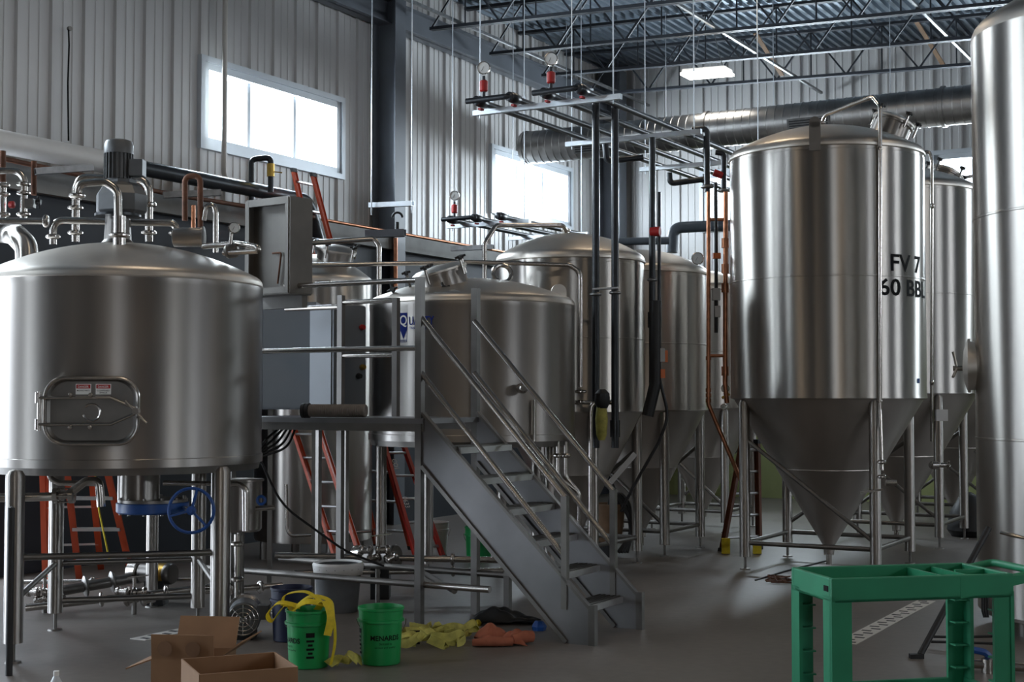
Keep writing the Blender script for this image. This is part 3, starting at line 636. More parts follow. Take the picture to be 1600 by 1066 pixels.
pipe('rusty_drop', 'rust-brown pipe dropping behind the far left valves', [P(53, 252, 13.2), P(53, 305, 13.2)], .026, 'rust'); pipe('rusty_drop', 'rust-brown pipe dropping at the left picture edge', [P(4, 236, 12.6), P(4, 285, 12.6)], .03, 'rust')
pipe('copper_drop', 'copper pipe dropping from the dark strut behind the brew kettle', [P(618, 372, 17.0), P(618, 470, 17.0)], .025, 'copper')
def strut(label, p, q, w_=.06, m='strut'):
    p, q = V(p), V(q); x, y, d = frame_of(q - p); o = MB(); c = (p + q) / 2; L = (q - p).length; hh = w_
    up = y if y.z > 0 else -y
    o.box(c - up * hh * .45, (w_, .006, L), (x, up, d))
    for s_ in (-1, 1): o.box(c + x * (s_ * w_ / 2), (.006, hh, L), (x, up, d)); o.box(c + x * (s_ * w_ * .36) + up * hh * .47, (w_ * .26, .006, L), (x, up, d))
    return one('strut_channel', o, m, label, 'strut', 'metal strut channels', smooth=False)
strut('short pale strut hanging on two rods before the blue-grey column', P(578, 321, 17.5), P(645, 318, 17.2))
for i, (px, yb, wd) in enumerate([(580, 321, 'left end'), (643, 318, 'right end')]): one('hanger_rod', MB().cyl(P(px, yb + 15, 17.4), V((P(px, yb, 17.4).x, 17.4, 7.7)), .009, n=6), 'strut', 'long thin rod holding the %s of the short hanging strut' % wd, 'rod', 'hanger rods')
strut('dark strut on the ledge with a black yoke', P(572, 366, 17.0), P(633, 364, 16.9), .09, 'steel_grey')
strut('grey strut arm under the white pipe at left', P(55, 268, 13.0), P(145, 262, 13.3), .06, 'galv')
strut('grey strut arm behind the rusty pipe', P(255, 305, 14.0), P(345, 301, 14.2), .06, 'galv')
strut('grey strut arm past the hanging strut on the ledge', P(705, 389, 18.5), P(771, 386, 18.3), .06, 'galv')
one('pipe_yoke', MB().cyl(P(621, 360, 16.9), P(621, 347, 16.9), .02).torus(P(621, 340, 16.9), (0, 1, 0), .06, .014, 14, 8, math.pi, 2 * math.pi), 'black', 'black Y-shaped pipe yoke on the dark strut', 'bracket')
# ---------------------------------------------------------------- hanging pipe racks
def rack(name, label, org, zr, npipes, pitch, lens, nstr, sp, red=True, gpos=(0,), rpipe=.032):
    """org: near-left corner (floor plan); pipes run along A, struts along B"""
    th = thing(name, label, 'pipe rack', V((org.x, org.y, zr)))
    W_ = pitch * (npipes - 1) + .5
    for k in range(nstr):
        p = org + A * (sp * k) + Z * (zr - .055); obj('strut', MB().box(p + B * (W_ / 2 - .12), (W_, .05, .05), (B, A, Z)), 'strut', th, False)
        for e in (-.05, W_ - .2): obj('hanger_rod', MB().cyl(p + B * e - Z * .06, V(((p + B * e).x, (p + B * e).y, 7.6)), .007, n=6), 'strut', th)
    for k in range(npipes):
        p = org + B * (pitch * k + .08) + Z * zr; pp = obj('pipe', MB().cyl(p - A * .12, p + A * lens[k], rpipe, n=14), 'blackpipe', th)
        obj('ball_valve', MB().lathe([(.03, -.1), (.045, -.09), (.045, -.05), (.052, -.04), (.052, .04), (.045, .05), (.045, .09), (.03, .1)], p - A * .2, 14, A), 'blackpipe', pp)
        obj('valve_lever', MB().box(p - A * .2 - Z * .07, (.03, .06, .02), (B, A, Z)), 'red', pp, False)
        obj('clamp', MB().box(p, (.02, .03, .1), (B, A, Z)), 'strut', pp, False)
    for gp in gpos:
        a_ = org + B * (pitch * gp + .08) - A * .3 + Z * zr; b_ = a_ + B * pitch
        cr = obj('end_header', MB().tube([a_ - B * .1, b_, b_ + A * .1], .028, .05).cyl(a_, a_ + A * .1, .028), 'blackpipe', th)
        g0 = a_ + B * .09; obj('riser', MB().cyl(g0, g0 + Z * .22, .016), 'blackpipe', cr); obj('relief_valve', MB().lathe([(.03, .07), (.04, .08), (.04, .17), (.025, .18)], g0, 12), 'red', cr)
        gauge(th, g0 + Z * .29 - V((0, .03, 0)), (-.15, -1, 0), .062)
    return th
o1 = P(757, 168, 13.55); o1.z = 0
rk = rack('pipe_rack', 'high rack of four black pipes with two pressure gauges', o1, 4.56, 4, .36, [6.4, 6.4, 6.2, 5.6], 3, 1.95, gpos=(0, 2))
o2 = P(712, 350, 18.2); o2.z = 0
rack('pipe_rack', 'smaller far rack of black pipes with one gauge near the wall', o2, P(712, 347, 18.2).z, 3, .36, [3.2, 3.2, 3.0], 2, 1.6, gpos=(0,), rpipe=.03)
z46 = 4.56
drops = [('left black standpipe before the conical tank, under the high rack', 931, 160, 700, 13.5, .036), ('right black standpipe before the conical tank, under the high rack', 961, 155, 700, 13.5, .036), ('black standpipe pair member with red valve, left of the copper lines', 1019, 215, 600, 14.4, .034), ('thin black standpipe just beside the red-valve pipe', 1030, 300, 590, 14.4, .018)]
for lb, px, y0, y1, Y, r in drops:
    b_ = pipe('standpipe', lb, [P(px, y0, Y), P(px, y1, Y)], r, 'blackpipe', clamps=[(P(px, (y0 + y1) / 2 + 30, Y), Z)], group='black standpipes', cr=r * 1.3)
    obj('coupling', MB().lathe([(r * 1.35, -.08), (r * 1.35, .08)], P(px, 670 if y1 > 650 else 500, Y), 14), 'blackpipe', b_)
    if px == 1019: obj('red_valve', MB().lathe([(.05, -.05), (.05, .05)], P(1024, 362, Y - .02), 12, (1, -.4, 0)), 'red', b_)
one('pipe_tie', MB().cyl(P(926, 452, 13.45), P(966, 450, 13.45), .012), 'strut', 'silver tie clamp joining the two black standpipes', 'clamp')
one('pipe_tie', MB().cyl(P(928, 186, 13.5), P(964, 184, 13.5), .012), 'strut', 'thin tie joining the standpipes just below the high rack', 'clamp')
for i, (lb, pts) in enumerate([('black offset pipe hanging below the middle of the high rack', [(946, 225), (948, 252), (1005, 246)]), ('black offset pipe below the far end of the high rack', [(1046, 270), (1047, 287), (1100, 280)])]):
    pipe('offset_pipe', lb, [P(x, y, 14.8 + i * 1.2) for x, y in pts], .034, 'blackpipe', .05)
k = W(15.2)
b_ = pipe('black_riser', 'black riser with tee in front of the far window', [k(1080, 203), k(1104, 201), k(1105, 300)], .034, 'blackpipe', .05); clamp(b_, k(1105, 292), Z, .06, 'galv')
b_ = pipe('black_riser', 'black riser close against the FV 7 tank', [k(1118, 238), k(1131, 240), k(1131, 300)], .03, 'blackpipe', .05); clamp(b_, k(1131, 298), Z, .06, 'galv'); obj('red_valve', MB().lathe([(.04, -.05), (.04, .05)], k(1122, 272), 12, (1, 0, -.4)), 'red', b_)
k = W(15.0)
b_ = pipe('copper_riser', 'tall straight copper riser left of the FV 7 tank', [k(1107, 300), k(1107, 632), k(1157, 750)], .022, 'copper', .05)
for y in (610, 618, 626, 560): obj('fitting', MB().lathe([(.03, -.02), (.03, .02)], k(1107, y), 12), 'copper', b_)
b_ = pipe('copper_riser', 'second copper riser hugging the FV 7 tank', [k(1134, 300), k(1133, 600), k(1136, 630)], .026, 'copper', .05)
for y in (380, 420, 450, 580): obj('fitting', MB().lathe([(.04, -.05), (.04, .05)], k(1133, y), 12), 'copper', b_)
for i, (y, wd) in enumerate([(343, 'upper'), (556, 'lower')]): one('copper_crosspipe', MB().cyl(k(1107, y), k(1133, y), .018), 'copper', wd + ' copper cross pipe joining the two copper risers', 'pipe')
b_ = thing('solenoid_valve', 'black control cable with orange and grey boxes between the copper risers', 'valve', k(1121, 520)); obj('cable', MB().tube([k(1118, 285), k(1119, 380), k(1119, 520)], .02), 'black', b_); obj('control_box', MB().box(k(1119, 460), (.08, .06, .13)), 'ss_dull', b_, False); obj('orange_box', MB().box(k(1120, 400), (.08, .06, .06)), 'orangeplastic', b_, False); obj('white_box', MB().box(k(1121, 487), (.06, .05, .12)), 'white', b_, False)
b_ = thing('dial_thermometer', 'grey round dial at the bottom of the copper risers', 'gauge', k(1135, 640)); gauge(b_, k(1133, 607), (-.3, -1, 0), .045); obj('tap', MB().cyl(k(1128, 622), k(1140, 616), .014), 'brass', b_); gauge(b_, k(1131, 636), (-.6, -1, 0), .035)
b_ = thing('valve_stack', 'black valve stack with grey and orange actuator before the tank', 'valve', P(1027, 600, 14.2)); k = W(14.2)
obj('column', MB().tube([k(1024, 470), k(1024, 600), k(1012, 650)], .06), 'black', b_); obj('actuator', MB().box(k(1034, 555), (.06, .07, .14)), 'ss_dull', b_, False); obj('orange_box', MB().box(k(1039, 557), (.05, .06, .12)), 'orangeplastic', b_, False); obj('orange_box', MB().box(k(1035, 584), (.05, .06, .09)), 'orangeplastic', b_, False)
obj('hose', MB().sweep(fillet([k(1030, 590), k(1045, 650), k(1030, 690), k(990, 760), k(970, 800)], .4), .016, 8), 'black', b_)
pipe('grey_pipe', 'grey plastic pipe bending down in front of the far wall', [P(1140, 352, 21), P(1052, 356, 21), P(1050, 395, 21)], .085, 'greypipe', .15)
pipe('grey_pipe', 'lower grey plastic pipe behind the conical tanks', [P(960, 378, 20), P(1045, 376, 20)], .055, 'greypipe', .15)
# ---------------------------------------------------------------- kettle with the Quality logo
C2 = V((-.366, 13.0, 0)); R2 = .945
kt = vessel('stainless brew kettle with a blue Quality logo behind the stairs', C2, R2, 1.36, 2.58, 2.84, [(C2.x - .82, 12.8, .05), (C2.x + .7, 12.6, .05), (C2.x - .45, 13.75, .05), (C2.x + .6, 13.65, .05)], 'brew_kettle')
mwc = V((-.62, 12.55, 2.74)); top_manway(kt, mwc, (-.3, -.12, 1), .235, .1)
star_knob(kt, P(694, 451, 12.3), (0, -1, .1), .055); star_knob(kt, P(614, 453, 12.5), (-.3, -1, .2), .05)
ph2 = lambda px: math.asin(max(-1, min(1, ((px - 800) / F * 12.15 - C2.x) / R2)))
obj('logo_block', wrap(grid_rect(.085, .15), C2, R2, ph2(629), 2.33), 'bluelogo', kt, False)
tri = MB(); tri.v = [V((-.04, 0, 0)), V((.04, 0, 0)), V((0, -.085, 0))]; tri.f = [(0, 1, 2)]
obj('logo_pointer', wrap(tri, C2, R2, ph2(629), 2.335), 'bluelogo', kt, False)
for w_, h_, dx_, z_ in ((.08, .004, 0, 2.225), (.004, .115, -.038, 2.225), (.004, .115, .038, 2.225), (.08, .006, 0, 2.238)):
    fr_ = grid_rect(w_, h_, 3)
    for v in fr_.v: v.x += dx_
    obj('logo_frame', wrap(fr_, C2, R2, ph2(629), z_), 'bluelogo', kt, False)
for s_, ht, wd, px, zz, mm in (('Q', .105, .085, 629, 2.355, 'white'), ('UALITY', .075, .25, 658, 2.37, 'bluelogo'), ('TANK SOLUTIONS', .022, .24, 658, 2.335, 'bluelogo')):
    obj('lettering', wrap(text_mb(s_, ht, wd, .012), C2, R2, ph2(px), zz, .005), mm, kt, False)
lg = MB(); p = P(873, 456, 12.9); lg.lathe([(.07, -.015), (.07, .015)], p, 20, (.2, -1, 0)); lg.box(p - Z * .06, (.14, .03, .1)); obj('lifting_lug', lg, 'ss_dome', kt)
sv = obj('thermowell', MB().lathe([(.03, -.05), (.045, -.03), (.045, .05), (.025, .08)], P(815, 607, 12.06), 14, (.2, -1, 0)), 'ss_tube', kt)
arm(kt, 'drain_pipe', [P(835, 625, 12.2), P(835, 690, 12.2)], .014)
for px in (872, 884): arm(kt, 'valve_riser', [P(px, 690, 12.5), P(px, 745, 12.5), P(905, 770, 12.5), P(905, 830, 12.5)], .02); clamp(kt, P(px, 712, 12.5), Z, .04)
for px, pz_, Y in ((790, 412, 13.8),): obj('sight_glass', MB().torus(P(785, 428, 12.9), (.3, -1, .3), .085, .022, 28, 8), 'ss_tube', kt)
arm(kt, 'vent_pipe', [P(457, 415, 13.0), P(730, 410, 13.0)], .022)
# hot liquor tank
C3 = V((-2.18, 15.5, 0))
t3 = thing('hot_liquor_tank', 'upright stainless tank behind the platform with a round manway', 'tank', C3, 'brewhouse vessels')
obj('shell', MB().lathe([(.63, .2), (.64, .22), (.64, 3.0)], C3, 96, capb=False), 'ss_polish', t3)
obj('dome', MB().lathe([(.645, 2.98), (.645, 3.0)] + dome_prof(.64, 3.0, 3.32), C3, 72, capa=False), 'ss_dome', t3)
top_manway(t3, C3 + V((.24, -.2, 3.2)), (.18, -.2, 1), .2, .12)
for a in (.5, 2.07, 3.64, 5.2): obj('leg', MB().cyl(C3 + V((math.cos(a), math.sin(a), 0)) * .55, C3 + V((math.cos(a), math.sin(a), 0)) * .55 + Z * .24, .05), 'ss_dull', t3)
arm(t3, 'drain_pipe', [P(447, 757, 14.6), P(449, 838, 14.6), P(580, 830, 14.5)], .018)
k = W(14.3)
pipe('vent_hood_pipe', 'stainless pipe from the enclosure bending down behind the kettle', [k(452, 382), k(585, 373), k(592, 385), k(592, 470)], .028)
# ---------------------------------------------------------------- work platform and stairs
A0 = V((-.70, 10.7, 0)); ZD = 1.585
SS = lambda a, b, z=0: A0 + A * a + B * b + Z * z
pf = thing('work_platform', 'stainless work platform with tube railings between the two vessels', 'platform', A0)
obj('deck', MB().box(SS(.42, -.95, ZD - .02), (2.0, .9, .04), (B, A, Z)), 'ss_sheet', pf, False)
for a in (0, .84): obj('edge_beam', MB().box(SS(a, -.95, ZD - .05), (2.0, .04, .1), (B, A, Z)), 'ss_dull', pf, False)
def post(a, b, z1, z0=0, w_=.055): return obj('post', MB().box(SS(a, b, (z0 + z1) / 2), (w_, w_, z1 - z0), (B, A, Z)), 'post', pf, False)
post(0, 0, 2.66); post(.82, 0, 2.63); post(.82, -1.35, 2.62, 0, .05); post(.82, -.78, 2.58, ZD, .05); post(0, -1.85, 2.4)
for zz, be in ((2.64, -1.3), (2.12, -1.9)): obj('rail', MB().cyl(SS(0, 0, zz), SS(0, be, zz), .021), 'ss_tube', pf)
obj('rail', MB().cyl(SS(.82, -.78, 2.56), SS(.82, -1.35, 2.56), .021), 'ss_tube', pf); obj('rail', MB().cyl(SS(.82, -1.35, 2.52), SS(.82, -1.95, 2.52), .021), 'ss_tube', pf); obj('rail', MB().cyl(SS(.82, -.78, 2.1), SS(.82, -1.35, 2.1), .021), 'ss_tube', pf)
for b0, b1, zz, a in ((.02, -2.2, .33, .02), (.6, -2.0, .33, .82)): obj('ground_rail', MB().cyl(SS(a, b0, zz), SS(a, b1, zz), .026), 'ss_dull', pf)
obj('ground_rail', MB().cyl(SS(.03, .6, .33), SS(.03, 0, .33), .026), 'ss_tube', pf); obj('ground_rail', MB().cyl(SS(.02, .3, .3), SS(.82, -.5, .3), .022), 'ss_dull', pf)
post(.82, .3, .36, 0, .05)
st = thing('steel_stairs', 'steep stainless stairs with tube handrails leading down from the platform', 'stairs', SS(.4, 1.33))
RUN = 1.36; sl = V((B.x * RUN, B.y * RUN, -ZD)); su = sl.normalized()
for a, nm in ((.0, 0), (.8, 1)):
    p0, p1 = SS(a, .06, ZD), SS(a, .06 + RUN, 0)
    # stringer plate: parallelogram with vertical ends
    wv = Z * .36
    q = MB(); vs = []
    for sd in (-.012, .012):
        o_ = A * sd; vs += [SS(a, .03, ZD + .04) + o_, SS(a, .03, ZD - .36) + o_, SS(a, RUN - .1, 0.0) + o_, SS(a, RUN + .08, 0) + o_, SS(a, RUN + .08, .26) + o_]
    q.add(vs, [(0, 1, 2, 3, 4), (9, 8, 7, 6, 5)] + [(i, (i + 1) % 5, 5 + (i + 1) % 5, 5 + i) for i in range(5)])
    sg = obj('stringer', q, 'ss_sheet', st, False)
    lo = MB(); lo.bar(SS(a, .03, ZD - .36), SS(a, RUN - .1, 0.01), .06, .03); obj('stringer_flange', lo, 'ss_dull', sg, False)
    lo = MB(); lo.bar(SS(a, .03, ZD + .04), SS(a, RUN + .08, .26), .045, .02); obj('stringer_flange', lo, 'ss_dull', sg, False)
    obj('end_post', MB().box(SS(a, RUN + .1, .14), (.05, .05, .28), (B, A, Z)), 'ss_dull', st, False)
    tp = .98
    for h0, h1 in ((.78, .74), (.36, .32)):
        e = SS(a, RUN - .12, .36 + h1 - .07 + .0); 
        obj('handrail', MB().cyl(SS(a, .0, ZD + h0), e, .021), 'ss_tube', st)
    obj('rail_post', MB().box(SS(a, RUN - .12, .64), (.045, .045, .80), (B, A, Z)), 'ss_dull', st, False)
NT = 6
for i in range(NT):
    f = (i + 1) / (NT + 1); zc = ZD * (1 - f); b = .03 + RUN * f + .02
    tr = obj('tread', MB().box(SS(.4, b, zc + .0), (.2, .77, .012), (B, A, Z)), 'ss_dull', st, False)
    obj('nosing', MB().box(SS(.4, b + .105, zc - .012), (.018, .77, .045), (B, A, Z)), 'alu', tr, False)
    for k in range(5): obj('grate_bar', MB().box(SS(.4, b - .08 + k * .04, zc + .012), (.01, .76, .014), (B, A, Z)), 'ss_dull', tr, False)
# control cabinets on / behind the platform
cx, cy = P(452, 560, 12.66).x, 12.66
cb = thing('control_cabinet', 'plain light grey steel cabinet behind the platform rail', 'cabinet', (cx, cy, .9))
z0, z1 = P(0, 640, 12.66).z, P(0, 472, 12.66).z
obj('body', MB().box((cx, cy + .15, (z0 + z1) / 2), (.48, .3, z1 - z0)), 'cabinet', cb, False)
obj('door', MB().box((cx, cy - .006, (z0 + z1) / 2), (.465, .02, z1 - z0 - .03)), 'cabinet', cb, False); obj('latch', MB().box((cx + .2, cy - .02, (z0 + z1) / 2), (.02, .02, .06)), 'black', cb, False)
for dx_ in (-.2, .2): obj('stand_leg', MB().box((cx + dx_, cy + .2, z0 / 2), (.04, .04, z0)), 'ss_dull', cb, False)
for px, Y in ((415, 12.2), (482, 12.2)): pass
pn = thing('control_cabinet', 'tall control panel with knobs and logo turned toward the stairs', 'cabinet', (P(538, 560, 12.6).x, 12.6, 1.2))
pl, pr = P(517, 560, 12.25), P(570, 560, 12.55); n_ = (pr - pl); n_.z = 0; wd = n_.length; dx = n_.normalized(); dn = V((dx.y, -dx.x, 0)); 
if dn.y > 0: dn = -dn
cc = (pl + pr) / 2; cc.z = (P(0, 652, 12.5).z + P(0, 478, 12.5).z) / 2; hh = P(0, 478, 12.5).z - P(0, 652, 12.5).z
obj('body', MB().box(cc - dn * .14, (wd, .28, hh), (dx, dn, Z)), 'cabinet', pn, False); fd = obj('door', MB().box(cc + dn * .012, (wd - .02, .02, hh - .02), (dx, dn, Z)), 'cabinet', pn, False)
for k_ in (-.4, .4): obj('stand_leg', MB().box(V((cc.x, cc.y, 0)) - dn * .2 + dx * (wd * k_) + Z * ((cc.z - hh / 2) / 2), (.04, .04, cc.z - hh / 2), (dx, dn, Z)), 'ss_dull', pn, False)
for px, py, mm in ((561, 512, 'red'), (562, 574, 'brass'), (556, 588, 'black')): obj('knob', MB().lathe([(.02, 0), (.028, .02), (.02, .05)], cc + dx * ((px - 544) / 53 * wd) + dn * .02 + Z * (P(0, py, 12.5).z - cc.z), 12, dn), mm, fd)
obj('lettering', onplane(text_mb('Q', .1, .05, .01), cc - dx * wd * .33 + dn * .025 + Z * (hh * .38), dx, Z), 'bluelogo', fd, False)
for px in (420, 485): pass
# open enclosure beside the mash tun
ec = thing('open_enclosure', 'open stainless box enclosure above the mash tun edge', 'cabinet', P(417, 460, 11.4))
q0, q1 = P(384, 385, 11.5), P(452, 385, 11.2); zt_, zb_ = P(0, 313, 11.4).z, P(0, 460, 11.4).z
dx = (q1 - q0); dx.z = 0; wd = dx.length; dx.normalize(); dn = V((dx.y, -dx.x, 0)); cc = (q0 + q1) / 2; cc.z = (zt_ + zb_) / 2; hh = zt_ - zb_
m_ = MB(); m_.box(cc - dn * .09, (wd, .02, hh), (dx, dn, Z)); 
for s_ in (-1, 1): m_.box(cc + dx * (s_ * wd / 2) - dn * .125, (.02, .25, hh), (dx, dn, Z)); m_.box(cc + Z * (s_ * hh / 2) - dn * .125, (wd, .25, .02), (dx, dn, Z))
obj('box_shell', m_, 'encl', ec, False)
for s_ in (-1, 1): obj('face_flange', MB().box(cc + dx * (s_ * (wd / 2 - .025)), (.035, .015, hh), (dx, dn, Z)), 'encl', ec, False); obj('face_flange', MB().box(cc + Z * (s_ * (hh / 2 - .025)), (wd - .07, .015, .05), (dx, dn, Z)), 'encl', ec, False)
obj('wire_handle', MB().tube([cc + dx * .0 - dn * .06 - Z * .05, cc + dx * .1 - dn * .06 - Z * .05, cc + dx * .06 - dn * .06 - Z * .3], .008), 'rust', ec)
obj('bracket', MB().box(cc - dn * .2 - Z * (hh / 2 + .06), (wd * .9, .06, .1), (dx, dn, Z)), 'encl', ec, False)
# ribbed hose on the deck
hs = thing('ribbed_hose', 'short grey ribbed hose section lying on the platform deck', 'hose', P(525, 653, 11.2))
hp = P(473, 643, 11.15); hq = P(572, 643, 11.0); hp.z = hq.z = ZD + .055; prof = []; L = (hq - hp).length
for i in range(34): prof += [(.045, L * i / 34), (.052, L * (i + .4) / 34)]
obj('hose_wall', MB().lathe(prof + [(.045, L)], hp, 20, hq - hp), 'hose', hs)
for f in (-.01, .05): obj('hose_clamp', MB().lathe([(.05, 0), (.06, .005), (.06, .03), (.05, .035)], hp + (hq - hp) * f, 20, hq - hp), 'black', hs)
# ---------------------------------------------------------------- ladders
def ladder(label, b0, b1, t0, t1, rungs, m, nm='extension_ladder', depth=.07, rr=.016, pads=True, text=None):
    """b0,b1 bottom of the rails, t0,t1 top of the rails"""
    b0, b1, t0, t1 = map(V, (b0, b1, t0, t1)); th = thing(nm, label, 'ladder', (b0 + b1) / 2, None)
    side = (b1 - b0).normalized()
    for b, t in ((b0, t0), (b1, t1)):
        d = (t - b).normalized(); n = d.cross(side).normalized(); L = (t - b).length; c = (b + t) / 2; r_ = MB()
        r_.box(c, (.012, depth, L), (side, n, d))
        for k in (-1, 1): r_.box(c + n * (k * depth / 2), (.035, .008, L), (side, n, d))
        ro = obj('rail', r_, m, th, False); obj('rail_cap', MB().box(t, (.045, depth * 1.15, .05), (side, n, d)), 'black', ro, False)
        if pads: obj('shoe', MB().box(b + Z * .02, (.05, depth * 1.2, .05), (side, n, d)), 'black', ro, False)
    for i in range(rungs):
        f = (i + .6) / rungs; obj('rung', MB().cyl(b0 + (t0 - b0) * f, b1 + (t1 - b1) * f, rr, n=10), 'alu', th)
    return th
def onfloor(p): p = V(p); p.z = 0.0; return p
ladder('orange extension ladder leaning up past the black elbow at the wall ledge', onfloor(P(590, 700, 16.4)), onfloor(P(643, 700, 16.2)), P(459, 266, 16.75), P(489, 273, 16.55), 13, 'orange')
ladder('orange ladder leaning under the platform before the hot liquor tank', G(532, 893), G(572, 896), P(457, 664, 14.75), P(497, 664, 14.7), 6, 'orange')
lc_ = ladder('red ladder marked CO1 0633 standing under the brew kettle', G(652, 878), G(694, 876), P(600, 694, 15.9), P(630, 694, 15.8), 5, 'redladder')
b0, t0 = G(652, 878), P(600, 694, 15.9); d_ = (t0 - b0).normalized(); sd = (G(694, 876) - b0).normalized(); nn = sd.cross(d_).normalized()
if nn.y > 0: nn = -nn
for s_, f in (('CO1', .80), ('0633', .47)):
    tm = text_mb(s_, .055, None, .01); obj('lettering', onplane(tm, b0 + (t0 - b0) * f + nn * .045 + sd * .02, -d_, sd), 'white', lc_, False)
sl_ = thing('step_ladder', 'orange step ladder with grey steps standing under the mash tun', 'ladder', G(150, 905))
fr = [(P(103, 725, 12.6), G(124, 905)), (P(165, 725, 12.6), G(207, 905))]; bk = [(P(70, 725, 13.2), G(74, 893)), (P(141, 725, 13.2), G(158, 890))]
for t_, b_ in fr + bk: obj('rail', MB().bar(b_, t_, .06, .025), 'orange', sl_, False)
for py in (728, 776, 824, 871):
    f = (905 - py) / 180; a_, c_ = fr[0][1].lerp(fr[0][0], f), fr[1][1].lerp(fr[1][0], f); obj('step', MB().bar(a_, c_, .085, .03), 'alu', sl_, False)
for py in (790, 850):
    f = (893 - py) / 168; obj('back_brace', MB().bar(bk[0][1].lerp(bk[0][0], f), bk[1][1].lerp(bk[1][0], f), .02, .02), 'alu', sl_, False)
obj('top_cap', MB().box((fr[0][0] + fr[1][0] + bk[0][0] + bk[1][0]) / 4, (.5, .7, .05)), 'orange', sl_, False)
obj('yellow_cord', MB().sweep([P(147, 727, 12.5), P(155, 800, 12.5), P(172, 880, 12.5)], .008, 6), 'yellow', sl_)
bl = ladder('brown ladder with yellow feet standing behind the FV 7 tank leg', G(1128, 862), G(1186, 858), P(1160, 690, 16.3), P(1183, 690, 16.3), 5, 'brownladder')
one('orange_upright', MB().bar(onfloor(P(72, 890, 12.6)), P(66, 725, 12.8), .03, .05), 'orange', 'orange upright pole at the far left under the mash tun', 'pole', smooth=False)
for px, py, wd in ((1134, 850, 'left'), (1183, 850, 'right')): obj('yellow_foot', MB().box(G(px, 866) + Z * .09, (.09, .05, .17)), 'yellow', bl, False)
# ---------------------------------------------------------------- under-vessel pipework
k = W(9.75)
b_ = pipe('wort_pipe', 'bright stainless pipe with sight glass under the mash tun', [k(-40, 779), k(88, 776), k(108, 772), k(134, 752), k(155, 751), k(158, 792)], .03, br=.07)
for px in (88, 112): obj('ferrule', MB().lathe([(.036, -.02), (.055, -.016), (.055, .016), (.036, .02)], k(px, 774.5), 18, (1, 0, .05)), 'ss_tube', b_)
for a in (0, 1.57, 3.14, 4.71): obj('tie_rod', MB().cyl(k(88, 774.5) + V((0, math.cos(a), math.sin(a))) * .047, k(112, 774) + V((0, math.cos(a), math.sin(a))) * .047, .006, n=6), 'ss_tube', b_)
k = W(10.3)
pipe('return_pipe', 'stainless pipe hooking under the left of the mash tun', [k(76, 730), k(78, 748), k(92, 755), k(160, 756)], .02)
pipe('stack_pipe', 'stainless bend pipe rising beside the right front leg', [W(10.6)(255, 755), W(10.6)(372, 756), W(10.6)(386, 764), W(10.6)(386, 830)], .018)
for i, (lb, a, b, r) in enumerate([('long floor pipe on the skid under the mash tun', (40, 950, 11.2), (330, 918, 11.6), .03), ('ribbed stainless hose pipe slanting on the skid', (85, 925, 11.6), (205, 904, 11.9), .045), ('thin skid pipe behind the step ladder', (30, 910, 12.4), (320, 905, 12.2), .02), ('stainless pipe running from the skid to the platform', (300, 925, 11.0), (440, 915, 11.6), .026), ('rear horizontal pipe under the brew kettle', (430, 868, 12.33), (800, 876, 12.28), .028), ('middle horizontal pipe below the stairs', (460, 895, 12.2), (790, 892, 12.3), .024)]):
    pipe('skid_pipe', lb, [P(*a), P(*b)], r, 'ss_dull' if i in (1,) else 'ss_tube', clamps=[(P(*a).lerp(P(*b), .4), P(*b) - P(*a)), (P(*a).lerp(P(*b), .75), P(*b) - P(*a))])
for i, (px, py, Y, lb) in enumerate([(70, 925, 11.5, 'left cluster of stainless valves on the skid'), (210, 925, 11.4, 'middle cluster of stainless valves on the skid'), (590, 860, 12.0, 'valve cluster before the hot liquor tank')]):
    b_ = thing('valve_cluster', lb, 'valve', P(px, py, Y)); 
    for j in range(4):
        p = P(px - 18 + j * 13, py + (j % 2) * 12, Y); obj('valve_body', MB().lathe([(.025, -.06), (.042, -.05), (.042, -.03), (.03, -.02), (.03, .02), (.042, .03), (.042, .05), (.025, .06)], p, 14, V((1, .3 * (j - 1), .4 * (j % 2)))), 'ss_tube', b_)
    obj('stem', MB().cyl(P(px, py, Y), P(px, py - 22, Y), .015), 'ss_tube', b_); obj('handle', MB().bar(P(px - 10, py - 22, Y), P(px + 22, py - 26, Y), .02, .01), 'ss_tube', b_)
    obj('support', MB().cyl(onfloor(P(px, py, Y)), P(px, py, Y), .02), 'ss_dull', b_)
